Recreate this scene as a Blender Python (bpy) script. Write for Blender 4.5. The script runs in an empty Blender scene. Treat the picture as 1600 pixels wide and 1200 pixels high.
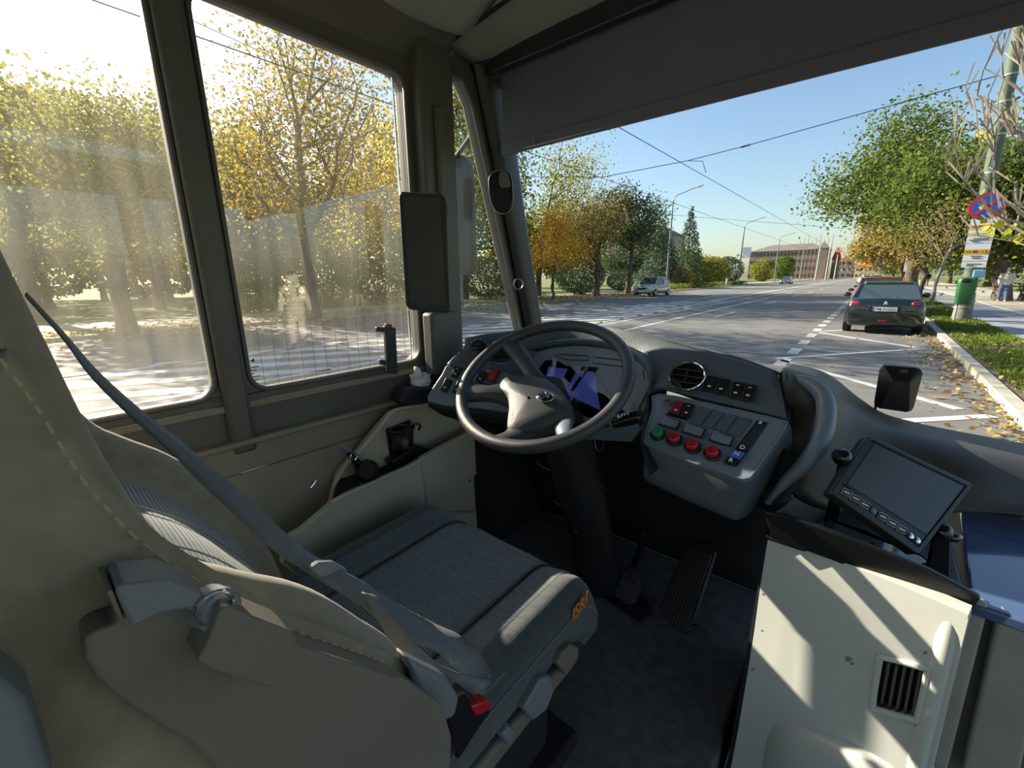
import bpy, bmesh, math, random
import numpy as np
from mathutils import Vector, Matrix
random.seed(7); rng = np.random.default_rng(7)
S = bpy.context.scene; COL = S.collection
V = Vector
PI = math.pi
# ------------------------------------------------------------------ camera
F = 660.0; H = 1.6
VP = (1372, 429); SL = -0.012
Yc = V((VP[0]-800, 600-VP[1], F)).normalized()
q_ = V(((VP[0]-800)-500, 600-(VP[1]-SL*500), F))
Zc = Yc.cross(q_).normalized()
if Zc.y < 0: Zc = -Zc
Xc = Yc.cross(Zc).normalized()
if Xc.x < 0: Xc = -Xc
CAM = V((0, 0, H))
def ray(px, py):
    c = V(((px-800)/F, (600-py)/F, 1.0))
    return V((c.dot(Xc), c.dot(Yc), c.dot(Zc)))
def AX(px, py, x): d = ray(px, py); return CAM + d*(x/d.x)
def AY(px, py, y): d = ray(px, py); return CAM + d*(y/d.y)
def AZ(px, py, z): d = ray(px, py); return CAM + d*((z-H)/d.z)
def AD(px, py, t): return CAM + ray(px, py)*t
def AP(px, py, p, n):
    d = ray(px, py); p = V(p); n = V(n)
    return CAM + d*((p-CAM).dot(n)/d.dot(n))
cd = bpy.data.cameras.new('camera'); cam = bpy.data.objects.new('camera', cd); COL.objects.link(cam)
right = V((Xc.x, Yc.x, Zc.x)); up = V((Xc.y, Yc.y, Zc.y)); fwd = V((Xc.z, Yc.z, Zc.z))
M = Matrix((right, up, -fwd)).transposed().to_4x4(); M.translation = CAM
cam.matrix_world = M
cd.sensor_width = 36; cd.lens = F/1600*36; cd.clip_start = 0.02; cd.clip_end = 3000
S.camera = cam
# ------------------------------------------------------------------ materials
def new_mat(name):
    m = bpy.data.materials.new(name); m.use_nodes = True
    nt = m.node_tree; nt.nodes.clear()
    out = nt.nodes.new('ShaderNodeOutputMaterial')
    return m, nt, out
def srgb(c):
    if isinstance(c, str):
        c = [int(c[i:i+2], 16)/255 for i in (0, 2, 4)]
    return tuple((x/12.92 if x <= .04045 else ((x+.055)/1.055)**2.4) for x in c)+(1,)
def mat(name, c, rough=.6, metal=0, var=.12, vs=6, bump=0, bs=60, spec=.5, emit=None, es=0, kind='noise', stretch=None, c2=None, coat=0, sheen=0):
    m, nt, out = new_mat(name); N = nt.nodes; L = nt.links
    b = N.new('ShaderNodeBsdfPrincipled'); L.new(b.outputs[0], out.inputs[0])
    col = srgb(c)
    tc = N.new('ShaderNodeTexCoord'); mp = N.new('ShaderNodeMapping'); L.new(tc.outputs['Object'], mp.inputs[0])
    if stretch: mp.inputs['Scale'].default_value = stretch
    n = N.new('ShaderNodeTexNoise'); n.inputs['Scale'].default_value = vs; n.inputs['Detail'].default_value = 5
    L.new(mp.outputs[0], n.inputs['Vector'])
    r = N.new('ShaderNodeValToRGB'); L.new(n.outputs[0], r.inputs[0])
    ca = srgb(c2) if c2 else tuple(x*(1-var) for x in col[:3])+(1,)
    cb = col if c2 else tuple(min(1, x*(1+var)) for x in col[:3])+(1,)
    r.color_ramp.elements[0].position = .35; r.color_ramp.elements[1].position = .65
    r.color_ramp.elements[0].color = ca; r.color_ramp.elements[1].color = cb
    L.new(r.outputs[0], b.inputs['Base Color'])
    b.inputs['Roughness'].default_value = rough; b.inputs['Metallic'].default_value = metal
    b.inputs['Specular IOR Level'].default_value = spec
    b.inputs['Coat Weight'].default_value = coat
    b.inputs['Sheen Weight'].default_value = sheen
    if bump:
        bp = N.new('ShaderNodeBump'); bp.inputs['Strength'].default_value = bump; bp.inputs['Distance'].default_value = .002
        if kind == 'noise':
            t = N.new('ShaderNodeTexNoise'); t.inputs['Scale'].default_value = bs; L.new(mp.outputs[0], t.inputs['Vector'])
        elif kind == 'voronoi':
            t = N.new('ShaderNodeTexVoronoi'); t.inputs['Scale'].default_value = bs; L.new(mp.outputs[0], t.inputs['Vector'])
        else:
            t = N.new('ShaderNodeTexWave'); t.inputs['Scale'].default_value = bs; t.bands_direction = kind
            L.new(mp.outputs[0], t.inputs['Vector'])
        L.new(t.outputs[0], bp.inputs['Height']); L.new(bp.outputs[0], b.inputs['Normal'])
    if emit:
        b.inputs['Emission Color'].default_value = srgb(emit); b.inputs['Emission Strength'].default_value = es
    return m
def glass_mat(name, tint=(1, 1, 1), refl=1.0, dust_haze=0.0, dust_haze_col='e6e0cc'):
    m, nt, out = new_mat(name); N = nt.nodes; L = nt.links
    t = N.new('ShaderNodeBsdfTransparent'); t.inputs[0].default_value = tint+(1,)
    g = N.new('ShaderNodeBsdfGlossy'); g.inputs['Roughness'].default_value = .0
    f = N.new('ShaderNodeFresnel'); ge = N.new('ShaderNodeNewGeometry'); ir = N.new('ShaderNodeMapRange')   # both faces of the pane reflect alike
    ir.inputs['To Min'].default_value = 1.45; ir.inputs['To Max'].default_value = 1/1.45; L.new(ge.outputs['Backfacing'], ir.inputs[0]); L.new(ir.outputs[0], f.inputs[0])
    mu = N.new('ShaderNodeMath'); mu.operation = 'MULTIPLY'; mu.use_clamp = True; mu.inputs[1].default_value = refl
    L.new(f.outputs[0], mu.inputs[0])
    mx = N.new('ShaderNodeMixShader'); L.new(mu.outputs[0], mx.inputs[0]); L.new(t.outputs[0], mx.inputs[1]); L.new(g.outputs[0], mx.inputs[2])
    last = mx
    if dust_haze:  # dust streaks plus a milky veil added to stand for glare haze
        tr = N.new('ShaderNodeBsdfTranslucent'); tr.inputs[0].default_value = srgb(dust_haze_col)
        df = N.new('ShaderNodeBsdfDiffuse'); df.inputs[0].default_value = srgb(dust_haze_col)
        m2 = N.new('ShaderNodeMixShader'); m2.inputs[0].default_value = .3; L.new(tr.outputs[0], m2.inputs[1]); L.new(df.outputs[0], m2.inputs[2])
        tc = N.new('ShaderNodeTexCoord'); mp = N.new('ShaderNodeMapping'); mp.inputs['Scale'].default_value = (14, 14, 1.2)
        L.new(tc.outputs['Object'], mp.inputs[0])
        n = N.new('ShaderNodeTexNoise'); n.inputs['Scale'].default_value = 2; n.inputs['Detail'].default_value = 6; L.new(mp.outputs[0], n.inputs['Vector'])
        mr = N.new('ShaderNodeMapRange'); mr.inputs['From Min'].default_value = .3; mr.inputs['From Max'].default_value = .75
        mr.inputs['To Min'].default_value = dust_haze*.55; mr.inputs['To Max'].default_value = dust_haze*1.6
        L.new(n.outputs[0], mr.inputs[0])
        m3 = N.new('ShaderNodeMixShader'); L.new(mr.outputs[0], m3.inputs[0]); L.new(mx.outputs[0], m3.inputs[1]); L.new(m2.outputs[0], m3.inputs[2])
        last = m3
    L.new(last.outputs[0], out.inputs[0])
    return m
def leaf_mat(name, cols, transl=.5):
    m, nt, out = new_mat(name); N = nt.nodes; L = nt.links
    g = N.new('ShaderNodeNewGeometry'); r = N.new('ShaderNodeValToRGB'); r.color_ramp.interpolation = 'LINEAR'
    els = r.color_ramp.elements
    while len(els) < len(cols): els.new(.5)
    for i, c in enumerate(cols):
        els[i].position = i/(len(cols)-1); els[i].color = srgb(c)
    L.new(g.outputs['Random Per Island'], r.inputs[0])
    d = N.new('ShaderNodeBsdfDiffuse'); t = N.new('ShaderNodeBsdfTranslucent'); L.new(r.outputs[0], d.inputs[0]); L.new(r.outputs[0], t.inputs[0])
    mx = N.new('ShaderNodeMixShader'); mx.inputs[0].default_value = transl; L.new(d.outputs[0], mx.inputs[1]); L.new(t.outputs[0], mx.inputs[2])
    L.new(mx.outputs[0], out.inputs[0]); return m
# ------------------------------------------------------------------ objects
def tag(o, label=None, cat=None, group=None, kind=None):
    if label: o['label'] = label
    if cat: o['category'] = cat
    if group: o['group'] = group
    if kind: o['kind'] = kind
    return o
def empty(name, loc, label=None, cat=None, group=None):
    o = bpy.data.objects.new(name, None); o.empty_display_size = .1; COL.objects.link(o); o.location = loc
    return tag(o, label, cat, group)
def wloc(o):
    p = V(o.location)
    while o.parent: o = o.parent; p += V(o.location)
    return p
def copy_tree(o, parent=None):
    c = o.copy(); COL.objects.link(c)
    if parent: c.parent = parent
    for ch in o.children: copy_tree(ch, c)
    return c
def smooth_path(pts, n=6, closed=False):
    P = [V(p) for p in pts]; out = []; L = len(P)
    rngi = range(L if closed else L-1)
    for i in rngi:
        if closed: p0, p1, p2, p3 = P[(i-1) % L], P[i], P[(i+1) % L], P[(i+2) % L]
        else: p0, p1, p2, p3 = P[max(i-1, 0)], P[i], P[i+1], P[min(i+2, L-1)]
        for k in range(n):
            t = k/n; t2 = t*t; t3 = t2*t
            out.append(.5*((2*p1)+(-p0+p2)*t+(2*p0-5*p1+4*p2-p3)*t2+(-p0+3*p1-3*p2+p3)*t3))
    if not closed: out.append(P[-1])
    return out
class MB:
    def __init__(s): s.v = []; s.f = []
    def add(s, vs, fs):
        o = len(s.v); s.v += [V(v) for v in vs]; s.f += [tuple(i+o for i in f) for f in fs]; return s
    def box(s, c, size, R=None, taper=1.0):
        c = V(c); hx, hy, hz = [x/2 for x in size]; vs = []
        for z in (-1, 1):
            k = taper if z > 0 else 1
            for x, y in ((-1, -1), (1, -1), (1, 1), (-1, 1)):
                p = V((x*hx*k, y*hy*k, z*hz))
                if R is not None: p = R @ p
                vs.append(c+p)
        return s.add(vs, [(3, 2, 1, 0), (4, 5, 6, 7), (0, 1, 5, 4), (1, 2, 6, 5), (2, 3, 7, 6), (3, 0, 4, 7)])
    def bb(s, x0, x1, y0, y1, z0, z1):
        return s.box(((x0+x1)/2, (y0+y1)/2, (z0+z1)/2), (abs(x1-x0), abs(y1-y0), abs(z1-z0)))
    def prism(s, poly, vec):
        poly = [V(p) for p in poly]; n = len(poly); vec = V(vec)
        nn = V((0, 0, 0))
        for i in range(n): nn += poly[i].cross(poly[(i+1) % n])
        if nn.dot(vec) > 0: poly = poly[::-1]
        vs = poly+[p+vec for p in poly]
        fs = [tuple(range(n)), tuple(range(2*n-1, n-1, -1))]+[(i, i+n, (i+1) % n+n, (i+1) % n) for i in range(n)]
        return s.add(vs, [f[::1] for f in fs])
    def tube(s, pts, r, n=8, closed=False, cap=True, flat=1.0, upv=None):
        P = [V(p) for p in pts]; L = len(P); rr = r if isinstance(r, (list, tuple)) else [r]*L
        up0 = V(upv) if upv is not None else None; vs = []; prev = None
        for i, p in enumerate(P):
            a = P[(i-1) % L] if (closed or i > 0) else p; b = P[(i+1) % L] if (closed or i < L-1) else p
            t = (b-a); t = t.normalized() if t.length > 1e-9 else V((0, 0, 1))
            if up0 is not None: u = up0-t*up0.dot(t)
            elif prev is None: u = t.orthogonal()
            else: u = prev-t*prev.dot(t)
            u.normalize(); prev = u; w = t.cross(u)
            for k in range(n):
                an = 2*PI*k/n; vs.append(p+(u*math.cos(an)*flat+w*math.sin(an))*rr[i])
        fs = []
        for i in range(L if closed else L-1):
            j = (i+1) % L
            for k in range(n): fs.append((i*n+k, i*n+(k+1) % n, j*n+(k+1) % n, j*n+k))
        if cap and not closed: fs += [tuple(range(n))[::-1], tuple((L-1)*n+k for k in range(n))]
        return s.add(vs, fs)
    def lathe(s, c, axis, prof, n=24, capb=True, capt=True):
        c = V(c); a = V(axis).normalized(); u = a.orthogonal().normalized(); w = a.cross(u); vs = []
        for h, r in prof:
            for k in range(n):
                an = 2*PI*k/n; vs.append(c+a*h+(u*math.cos(an)+w*math.sin(an))*max(r, 1e-5))
        fs = []
        for i in range(len(prof)-1):
            for k in range(n): fs.append((i*n+k, i*n+(k+1) % n, (i+1)*n+(k+1) % n, (i+1)*n+k))
        if capb: fs.append(tuple(range(n))[::-1])
        if capt: fs.append(tuple((len(prof)-1)*n+k for k in range(n)))
        return s.add(vs, fs)
    def ell(s, c, r, R=None, n=16, m=10, p=1.0):
        c = V(c); vs = []; f_ = lambda x: math.copysign(abs(x)**p, x)
        for i in range(m+1):
            th = PI*i/m
            for k in range(n):
                an = 2*PI*k/n; q = V((r[0]*f_(math.cos(an))*f_(math.sin(th)), r[1]*f_(math.sin(an))*f_(math.sin(th)), r[2]*f_(math.cos(th))))
                if R is not None: q = R @ q
                vs.append(c+q)
        fs = []
        for i in range(m):
            for k in range(n): fs.append((i*n+k, (i+1)*n+k, (i+1)*n+(k+1) % n, i*n+(k+1) % n))
        return s.add(vs, fs)
    def grid(s, rows, closed=False):
        nr = len(rows); nc = len(rows[0]); fs = []
        for i in range(nr-1):
            for k in range(nc if closed else nc-1):
                fs.append((i*nc+k, i*nc+(k+1) % nc, (i+1)*nc+(k+1) % nc, (i+1)*nc+k))
        return s.add([p for r in rows for p in r], fs)
    def build(s, name, m, parent=None, bevel=0, seg=2, smooth=40, solid=0, off=1, subd=0, base=None, weld=0):
        me = bpy.data.meshes.new(name)
        if parent is not None: o0 = wloc(parent); oloc = V((0, 0, 0))
        else:
            xs = [v.x for v in s.v]; ys = [v.y for v in s.v]; zs = [v.z for v in s.v]
            o0 = V(base) if base is not None else V(((min(xs)+max(xs))/2, (min(ys)+max(ys))/2, min(zs))); oloc = o0
        me.from_pydata([tuple(v-o0) for v in s.v], [], s.f); me.validate()
        bm = bmesh.new(); bm.from_mesh(me)
        if weld: bmesh.ops.remove_doubles(bm, verts=bm.verts, dist=weld)
        if not solid: bmesh.ops.recalc_face_normals(bm, faces=bm.faces)
        bm.to_mesh(me); bm.free()
        o = bpy.data.objects.new(name, me); COL.objects.link(o); o.location = oloc
        if m is not None: me.materials.append(m)
        if parent is not None: o.parent = parent
        if subd:
            md = o.modifiers.new('sub', 'SUBSURF'); md.levels = subd; md.render_levels = subd
        if solid:
            md = o.modifiers.new('sol', 'SOLIDIFY'); md.thickness = solid; md.offset = off
        if bevel:
            md = o.modifiers.new('bev', 'BEVEL'); md.width = bevel; md.segments = seg; md.limit_method = 'ANGLE'; md.angle_limit = .6
        if smooth:
            me.polygons.foreach_set('use_smooth', [True]*len(me.polygons))
            try: me.set_sharp_from_angle(angle=math.radians(smooth))
            except Exception: pass
        me.update()
        return o
def interp_rows(rows, n=4):
    """smooth between control rows (each a list of points of equal length)"""
    cols = [smooth_path([r[k] for r in rows], n) for k in range(len(rows[0]))]
    return [[c[i] for c in cols] for i in range(len(cols[0]))]
def patch(ctrl, n=4, m=4):
    rows = [smooth_path(r, m) for r in ctrl]
    return interp_rows(rows, n)
def rrect(w, h, r, n=5, cx=0, cy=0):
    out = []
    for sx, sy, a0 in ((1, 1, 0), (-1, 1, PI/2), (-1, -1, PI), (1, -1, 3*PI/2)):
        for k in range(n+1):
            a = a0+PI/2*k/n; out.append((cx+sx*(w/2-r)+r*math.cos(a), cy+sy*(h/2-r)+r*math.sin(a)))
    return out
def holes_plate(outer, holes, fmap, vec):
    """flat plate with openings: 2D loops, fmap maps (u,v) to 3D, vec is the thickness"""
    bm = bmesh.new(); edges = []
    for lp in [outer]+holes:
        vs = [bm.verts.new(fmap(*p)) for p in lp]
        edges += [bm.edges.new((vs[i], vs[(i+1) % len(vs)])) for i in range(len(vs))]
    bmesh.ops.triangle_fill(bm, edges=edges, use_beauty=True, use_dissolve=False)
    r = bmesh.ops.extrude_face_region(bm, geom=bm.faces[:])
    bmesh.ops.translate(bm, verts=[e for e in r['geom'] if isinstance(e, bmesh.types.BMVert)], vec=V(vec))
    bmesh.ops.recalc_face_normals(bm, faces=bm.faces)
    bm.verts.index_update(); mb = MB()
    mb.add([v.co.copy() for v in bm.verts], [tuple(v.index for v in f.verts) for f in bm.faces]); bm.free()
    return mb
def frame_of(n, upv=(0, 0, 1)):
    n = V(n).normalized(); u = V(upv)-n*V(upv).dot(n); u.normalize(); r = u.cross(n)
    return r, u, n      # right (as seen from the tip of n), up, normal
def rot_of(n, upv=(0, 0, 1)):
    r, u, n = frame_of(n, upv); return Matrix((r, u, n)).transposed()
def text_part(body, c, n, upv, size, m, parent, name='lettering', ext=.0006, bold=False, shear=0, rightv=None):
    cu = bpy.data.curves.new('t', 'FONT'); cu.body = body; cu.size = size; cu.extrude = ext; cu.align_x = 'CENTER'; cu.align_y = 'CENTER'
    if bold: cu.offset = size*.02
    cu.shear = shear
    o = bpy.data.objects.new('t', cu); COL.objects.link(o)
    bpy.context.view_layer.update()
    dg = bpy.context.evaluated_depsgraph_get(); me = bpy.data.meshes.new_from_object(o.evaluated_get(dg))
    bpy.data.objects.remove(o)
    R = rot_of(n, upv)
    if rightv is not None:
        rr = V(rightv).normalized(); nn = V(n).normalized(); uu = nn.cross(rr).normalized(); R = Matrix((rr, uu, nn)).transposed()
    mb = MB(); mb.add([V(c)+R @ v.co for v in me.vertices], [tuple(p.vertices) for p in me.polygons])
    bpy.data.meshes.remove(me)
    return mb.build(name, m, parent, smooth=0)
def structure(o): o['kind'] = 'structure'; return o
# ================================================================== INTERIOR
M_ = {}
def mm(k, *a, **b): M_[k] = mat(k, *a, **b); return M_[k]
mm('wall_vinyl', '645f50', rough=.7, bump=.25, bs=300, var=.08)
mm('pillar_plastic', '35342f', rough=.55, bump=.15, bs=400, var=.1)
mm('pillar_dark', '24272a', rough=.4, bump=.1, bs=400)
mm('ceiling_panel', '5e6058', rough=.6, var=.06, vs=3, bump=.1, bs=200)
mm('floor_rubber', '2a2b2a', rough=.75, bump=.5, bs=220, var=.2, vs=30)
mm('dash', '3c4247', rough=.42, bump=.35, bs=500, kind='voronoi', var=.05)
mm('dash_light', '525c64', rough=.4, bump=.2, bs=600, kind='voronoi', var=.04)
mm('dash_dark', '1d2022', rough=.5, bump=.3, bs=400, kind='voronoi')
mm('black', '101112', rough=.35, var=.1)
mm('black_gloss', '0a0b0c', rough=.08, var=.05, coat=.5)
mm('black_matte', '151617', rough=.8, bump=.2, bs=300)
mm('rubber', '1a1b1b', rough=.7)
mm('wheel_plastic', '3c3e40', rough=.38, bump=.3, bs=700, kind='voronoi', var=.05)
mm('chrome', 'd8dadc', rough=.12, metal=1, var=.02)
mm('metal_grey', '8c8f90', rough=.35, metal=.8, var=.05)
mm('beige_panel', 'b5b19e', rough=.5, var=.04, vs=3, bump=.08, bs=200)
mm('white_panel', 'cfd4cc', rough=.42, var=.05, vs=4, bump=.05, bs=90, coat=.2)
mm('strut_grey', 'a3a398', rough=.5, var=.08, vs=9, bump=.1, bs=120)
mm('fabric', '4e5658', rough=.95, bump=.6, bs=420, kind='voronoi', var=.12, vs=60, sheen=.3)
mm('fabric_rib', '545e60', rough=.95, bump=1.0, bs=62, kind='Y', var=.15, vs=90, sheen=.3)
mm('fabric_dark', '383e3e', rough=.95, bump=.5, bs=500, kind='voronoi', var=.1, vs=50, sheen=.3)
mm('fabric_side', '524d40', rough=.95, bump=.15, bs=1400, kind='voronoi', var=.1, vs=50, sheen=.2)
mm('seat_plastic', '46433b', rough=.6, bump=.12, bs=1200, kind='voronoi', var=.06)
mm('seat_plastic_grey', '70757a', rough=.5, bump=.2, bs=400, var=.05)
mm('thread', 'b09a78', rough=.8)
mm('thread_pale', '8b8d85', rough=.8)
mm('webbing', '6a6e70', rough=.45, bump=.25, bs=420, kind='DIAGONAL', var=.06, vs=40)
mm('red', 'b31e28', rough=.3, var=.05)
mm('red_dark', '8e1c22', rough=.35, var=.1)
mm('green', '1c9455', rough=.3, var=.05)
mm('blue_key', '3f6fc8', rough=.4, var=.03)
mm('orange', 'd9791e', rough=.6, var=.05)
mm('paint_white', 'e8e8e4', rough=.5, var=.02)
mm('screen_glass', '0c0e12', rough=.05, var=.02, coat=.6)
mm('screen_grey', '4c4c46', rough=.2, var=.03, spec=.5)
mm('sun_shade', '3b3e42', rough=.85, bump=.3, bs=300, var=.05)
mm('tissue', 'dfe6ea', rough=.6, var=.06, vs=40)
mm('acrylic_film', '39504c', rough=.06, var=.05, coat=.8)
mm('sky_tint_gloss', '4c6288', rough=.1, coat=1, var=.05)  # dark glossy surface; blue sky reflection put into its base colour
mm('stamp', '4e504c', rough=.7)
mm('pedal_rubber', '222426', rough=.65, bump=.5, bs=200)
mm('wire_lines', '6b625a', rough=.6)
GL_SIDE = glass_mat('side_window_glass', refl=1.5, dust_haze=.022)
GL_BACK = glass_mat('rear_side_window_glass', refl=1.0, dust_haze=.045)
GL_FRONT = glass_mat('windscreen_glass', tint=(.96, .99, .99), refl=.4, dust_haze=.0015)
WX = -1.15
for k_, g_ in dict(wall_vinyl=1.9, pillar_plastic=2.7, pillar_dark=1.2, ceiling_panel=2.4, floor_rubber=6, dash=2.0, dash_light=2.1, dash_dark=1.5, black=1.5, black_matte=1.6, wheel_plastic=1.15, fabric=1.1, fabric_rib=1.3, fabric_dark=1.2, fabric_side=3.0, seat_plastic=2.6, seat_plastic_grey=1.05, webbing=1.05, sun_shade=2.6, pedal_rubber=3, rubber=1.5).items():
    for n_ in M_[k_].node_tree.nodes:
        if n_.type == 'VALTORGB':
            for e_ in n_.color_ramp.elements: e_.color = tuple(min(.8, c*g_) for c in e_.color[:3])+(1,)
def yz(px, py, x=WX): p = AX(px, py, x); return (p.y, p.z)
# --- shell
FZ = .55
f = MB().bb(-1.15, -.12, -3.2, 1.5, FZ-.2, FZ).build('floor', M_['floor_rubber'], bevel=.01); structure(f)
f = MB().bb(-.12, 1.15, -3.2, 1.5, .18, .32).build('floor', M_['floor_rubber']); structure(f)
# left wall: one plate with the openings of two side windows and the quarter light, raked at the front
ap_top = yz(764, 126); ap_bot = yz(832, 517)
def along(a, b, z): t = (z-a[1])/(b[1]-a[1]); return a[0]+(b[0]-a[0])*t
outer = [(-3.2, 1.22), (along(ap_top, ap_bot, 1.22), 1.22), (along(ap_top, ap_bot, 2.30), 2.30), (-3.2, 2.30)]
w1 = [(y, z) for y, z in rrect(.515, .83, .045, cx=.607, cy=1.757)]
w2 = [(y, z) for y, z in rrect(.98, .83, .045, cx=-.21, cy=1.757)]
w3 = [(y, z) for y, z in rrect(1.0, .83, .045, cx=-1.4, cy=1.757)]
q0 = yz(691, 121); q1 = yz(712, 127); q1b = yz(728, 165); q2 = yz(806, 515); q3 = (q0[0]+.0, 1.30); q2b = (along(q1b, q2, 1.30), 1.30)
quarter = [q0, q1, q1b, q2, q2b, q3]
wl = holes_plate(outer, [w1, w2, w3, quarter], lambda u, v: (WX-.02, u, v), (.05, 0, 0)).build('wall_left', M_['pillar_plastic'], bevel=.006); structure(wl)
wl2 = MB().bb(WX-.04, WX+.045, -3.2, 1.5, .18, 1.225)
wl2.prism([(WX+.045, -3.2, 1.16), (WX+.075, -3.2, 1.10), (WX+.075, -3.2, .56), (WX+.045, -3.2, .56)], (0, 4.1, 0))
structure(wl2.build('wall_left_lower', M_['wall_vinyl'], bevel=.01))
# sill and belt mouldings, seals
tr = MB().bb(WX+.028, WX+.040, -3.2, .87, 1.305, 1.322); tr.bb(WX+.03, WX+.062, -3.2, 1.0, 1.222, 1.236)
structure(tr.build('trim_1', M_['wall_vinyl'], bevel=.004))
for i, w in enumerate((w1, w2, w3, quarter)):
    o = MB().tube([(WX+.03, u, v) for u, v in w], .006, 6, closed=True).build('trim_%d' % (i+2), M_['pillar_plastic']); structure(o)
def pane(name, loop, m, x=WX, th=.004):
    return MB().prism([(x, u, v) for u, v in loop], (th, 0, 0)).build(name, m, smooth=0)
g1 = structure(pane('window_1', w1, GL_SIDE)); g2 = structure(pane('window_2', w2, GL_BACK)); g3 = structure(pane('window_3', w3, GL_BACK)); g4 = structure(pane('window_4', quarter, GL_FRONT))
# heater wires in the driver's pane, printed stamp
hb = MB()
for k in range(15):
    y = .39+k*.033; hb.bb(WX+.005, WX+.0056, y-.0004, y+.0004, 1.345, 1.50)
hb.build('heating_wires', M_['wire_lines'], g1, smooth=0)
sb = MB(); c0 = AX(391, 583, WX+.008)
for k in range(6): sb.bb(WX+.005, WX+.006, c0.y-.022+.003*(k % 2), c0.y+.022-.006*(k % 3), c0.z+.012-k*.008, c0.z+.0145-k*.008)
for s_ in (-1, 1): sb.prism([(WX+.005, c0.y+s_*.004, c0.z+.03), (WX+.005, c0.y+s_*.014, c0.z+.036), (WX+.005, c0.y+s_*.014, c0.z+.024)], (.001, 0, 0))
sb.build('printed_stamp', M_['stamp'], g1, smooth=0)
tr = MB().bb(WX+.008, WX+.014, .835, .838, 1.345, 2.16); structure(tr.build('trim_6', M_['chrome']))
# front corner posts as padded mouldings on the wall
def postpath(off, z0, z1, a, b): return [(WX+.045, along(a, b, z)+off, z) for z in (z0, (z0+z1)/2, z1)]
ab = MB().tube(postpath(-.045, 1.26, 2.30, ap_top, ap_bot), [.052, .056, .075], 12, flat=.5, upv=(1, 0, 0))
structure(ab.build('trim_7', M_['pillar_dark']))
pb = MB()
pb.bb(WX+.02, WX+.075, .885, 1.015, 1.2, 2.32); pb.bb(WX+.07, WX+.09, .925, .965, 1.3, 2.1)
structure(pb.build('trim_8', M_['pillar_plastic'], bevel=.012))
structure(MB().bb(WX+.02, WX+.05, .285, .338, 1.2, 2.32).build('trim_9', M_['pillar_plastic'], bevel=.01))
# ceiling: cove over the window, main panel, front header panel with a seam
rows = []
for y in (-3.2, -1.5, -.3, .3, .6, .8, .93, 1.0):
    w = 0 if y < .3 else (y-.3)/.7
    rows.append([(WX+.02, y, 2.17), (WX+.03, y, 2.20+.02*w), (WX+.06+.02*w, y, 2.245+.02*w), (WX+.10+.04*w, y, 2.275+.02*w)])
cv = MB().grid(patch(rows, 3, 4)); structure(cv.build('ceiling_cove', M_['pillar_plastic'], solid=.01))
rows = []
for y, dz in ((-3.2, 0), (-1.5, 0), (0, 0), (.5, 0), (.85, -.005), (1.0, -.02)):
    rows.append([(WX+.10+(.04 if y > .9 else 0), y, 2.275), (WX+.17, y, 2.30+dz), (WX+.3, y, 2.345+dz), (WX+.5, y, 2.37+dz), (0, y, 2.375+dz), (1.17, y, 2.37+dz)])
structure(MB().grid(patch(rows, 3, 5)).build('ceiling', M_['ceiling_panel'], solid=.02))
structure(MB().bb(-1.2, 1.2, -3.2, 1.6, 2.42, 2.46).build('roof_skin', M_['paint_white']))
fp = MB(); fp.grid(patch([[(-1.1, 1.0, 2.285), (-.8, 1.0, 2.318), (0, 1.0, 2.325), (1.15, 1.0, 2.325)], [(-1.12, 1.12, 2.28), (-.8, 1.12, 2.30), (0, 1.12, 2.30), (1.15, 1.12, 2.30)], [(-1.13, 1.30, 2.262), (-.8, 1.30, 2.27), (0, 1.32, 2.27), (1.15, 1.3, 2.27)]], 4, 4))
structure(fp.build('ceiling_front', M_['ceiling_panel'], solid=.012))
se = MB().tube([(-1.09, 1.002, 2.279), (-.8, 1.002, 2.312), (-.4, 1.002, 2.318), (.3, 1.002, 2.318), (1.1, 1.002, 2.318)], .006, 6)
structure(se.build('trim_10', M_['black_matte']))
sc = AZ(863, 42, 2.300); MB().lathe(sc+V((0, 0, -.008)), (0, 0, 1), [(0, .006), (.004, .009), (.008, .009)], 12).build('ceiling_screw', M_['metal_grey']); bpy.data.objects['ceiling_screw']['kind'] = 'structure'
# windscreen, bowed, with header and cowl
wsb = [(-1.13, 1.46, 1.20), (-.8, 1.60, 1.17), (-.3, 1.68, 1.13), (.3, 1.68, 1.12), (.8, 1.6, 1.12), (1.13, 1.69, 1.15)]
wst = [(-1.13, 1.235, 2.29), (-.8, 1.33, 2.31), (-.3, 1.40, 2.31), (.3, 1.40, 2.31), (.8, 1.38, 2.31), (1.13, 1.60, 2.29)]
ws = MB().grid(patch([wsb, [tuple((V(a)+V(b))/2) for a, b in zip(wsb, wst)], wst], 3, 4))
structure(ws.build('window_5', GL_FRONT, smooth=80))
hd = MB().grid(patch([[(x, y-.02, z-.06) for x, y, z in wst], [(x, y-.1, z-.01) for x, y, z in wst], [(x, y+.02, z+.12) for x, y, z in wst]], 2, 4))
structure(hd.build('trim_11', M_['pillar_dark'], solid=.01))
co = MB()
rr_ = patch([[(x, y+.03, z-.04) for x, y, z in wsb], [(x, y-.02, z-.7) for x, y, z in wsb]], 2, 4); co.grid(rr_)
structure(co.build('wall_front', M_['black_matte'], solid=.03))
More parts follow.
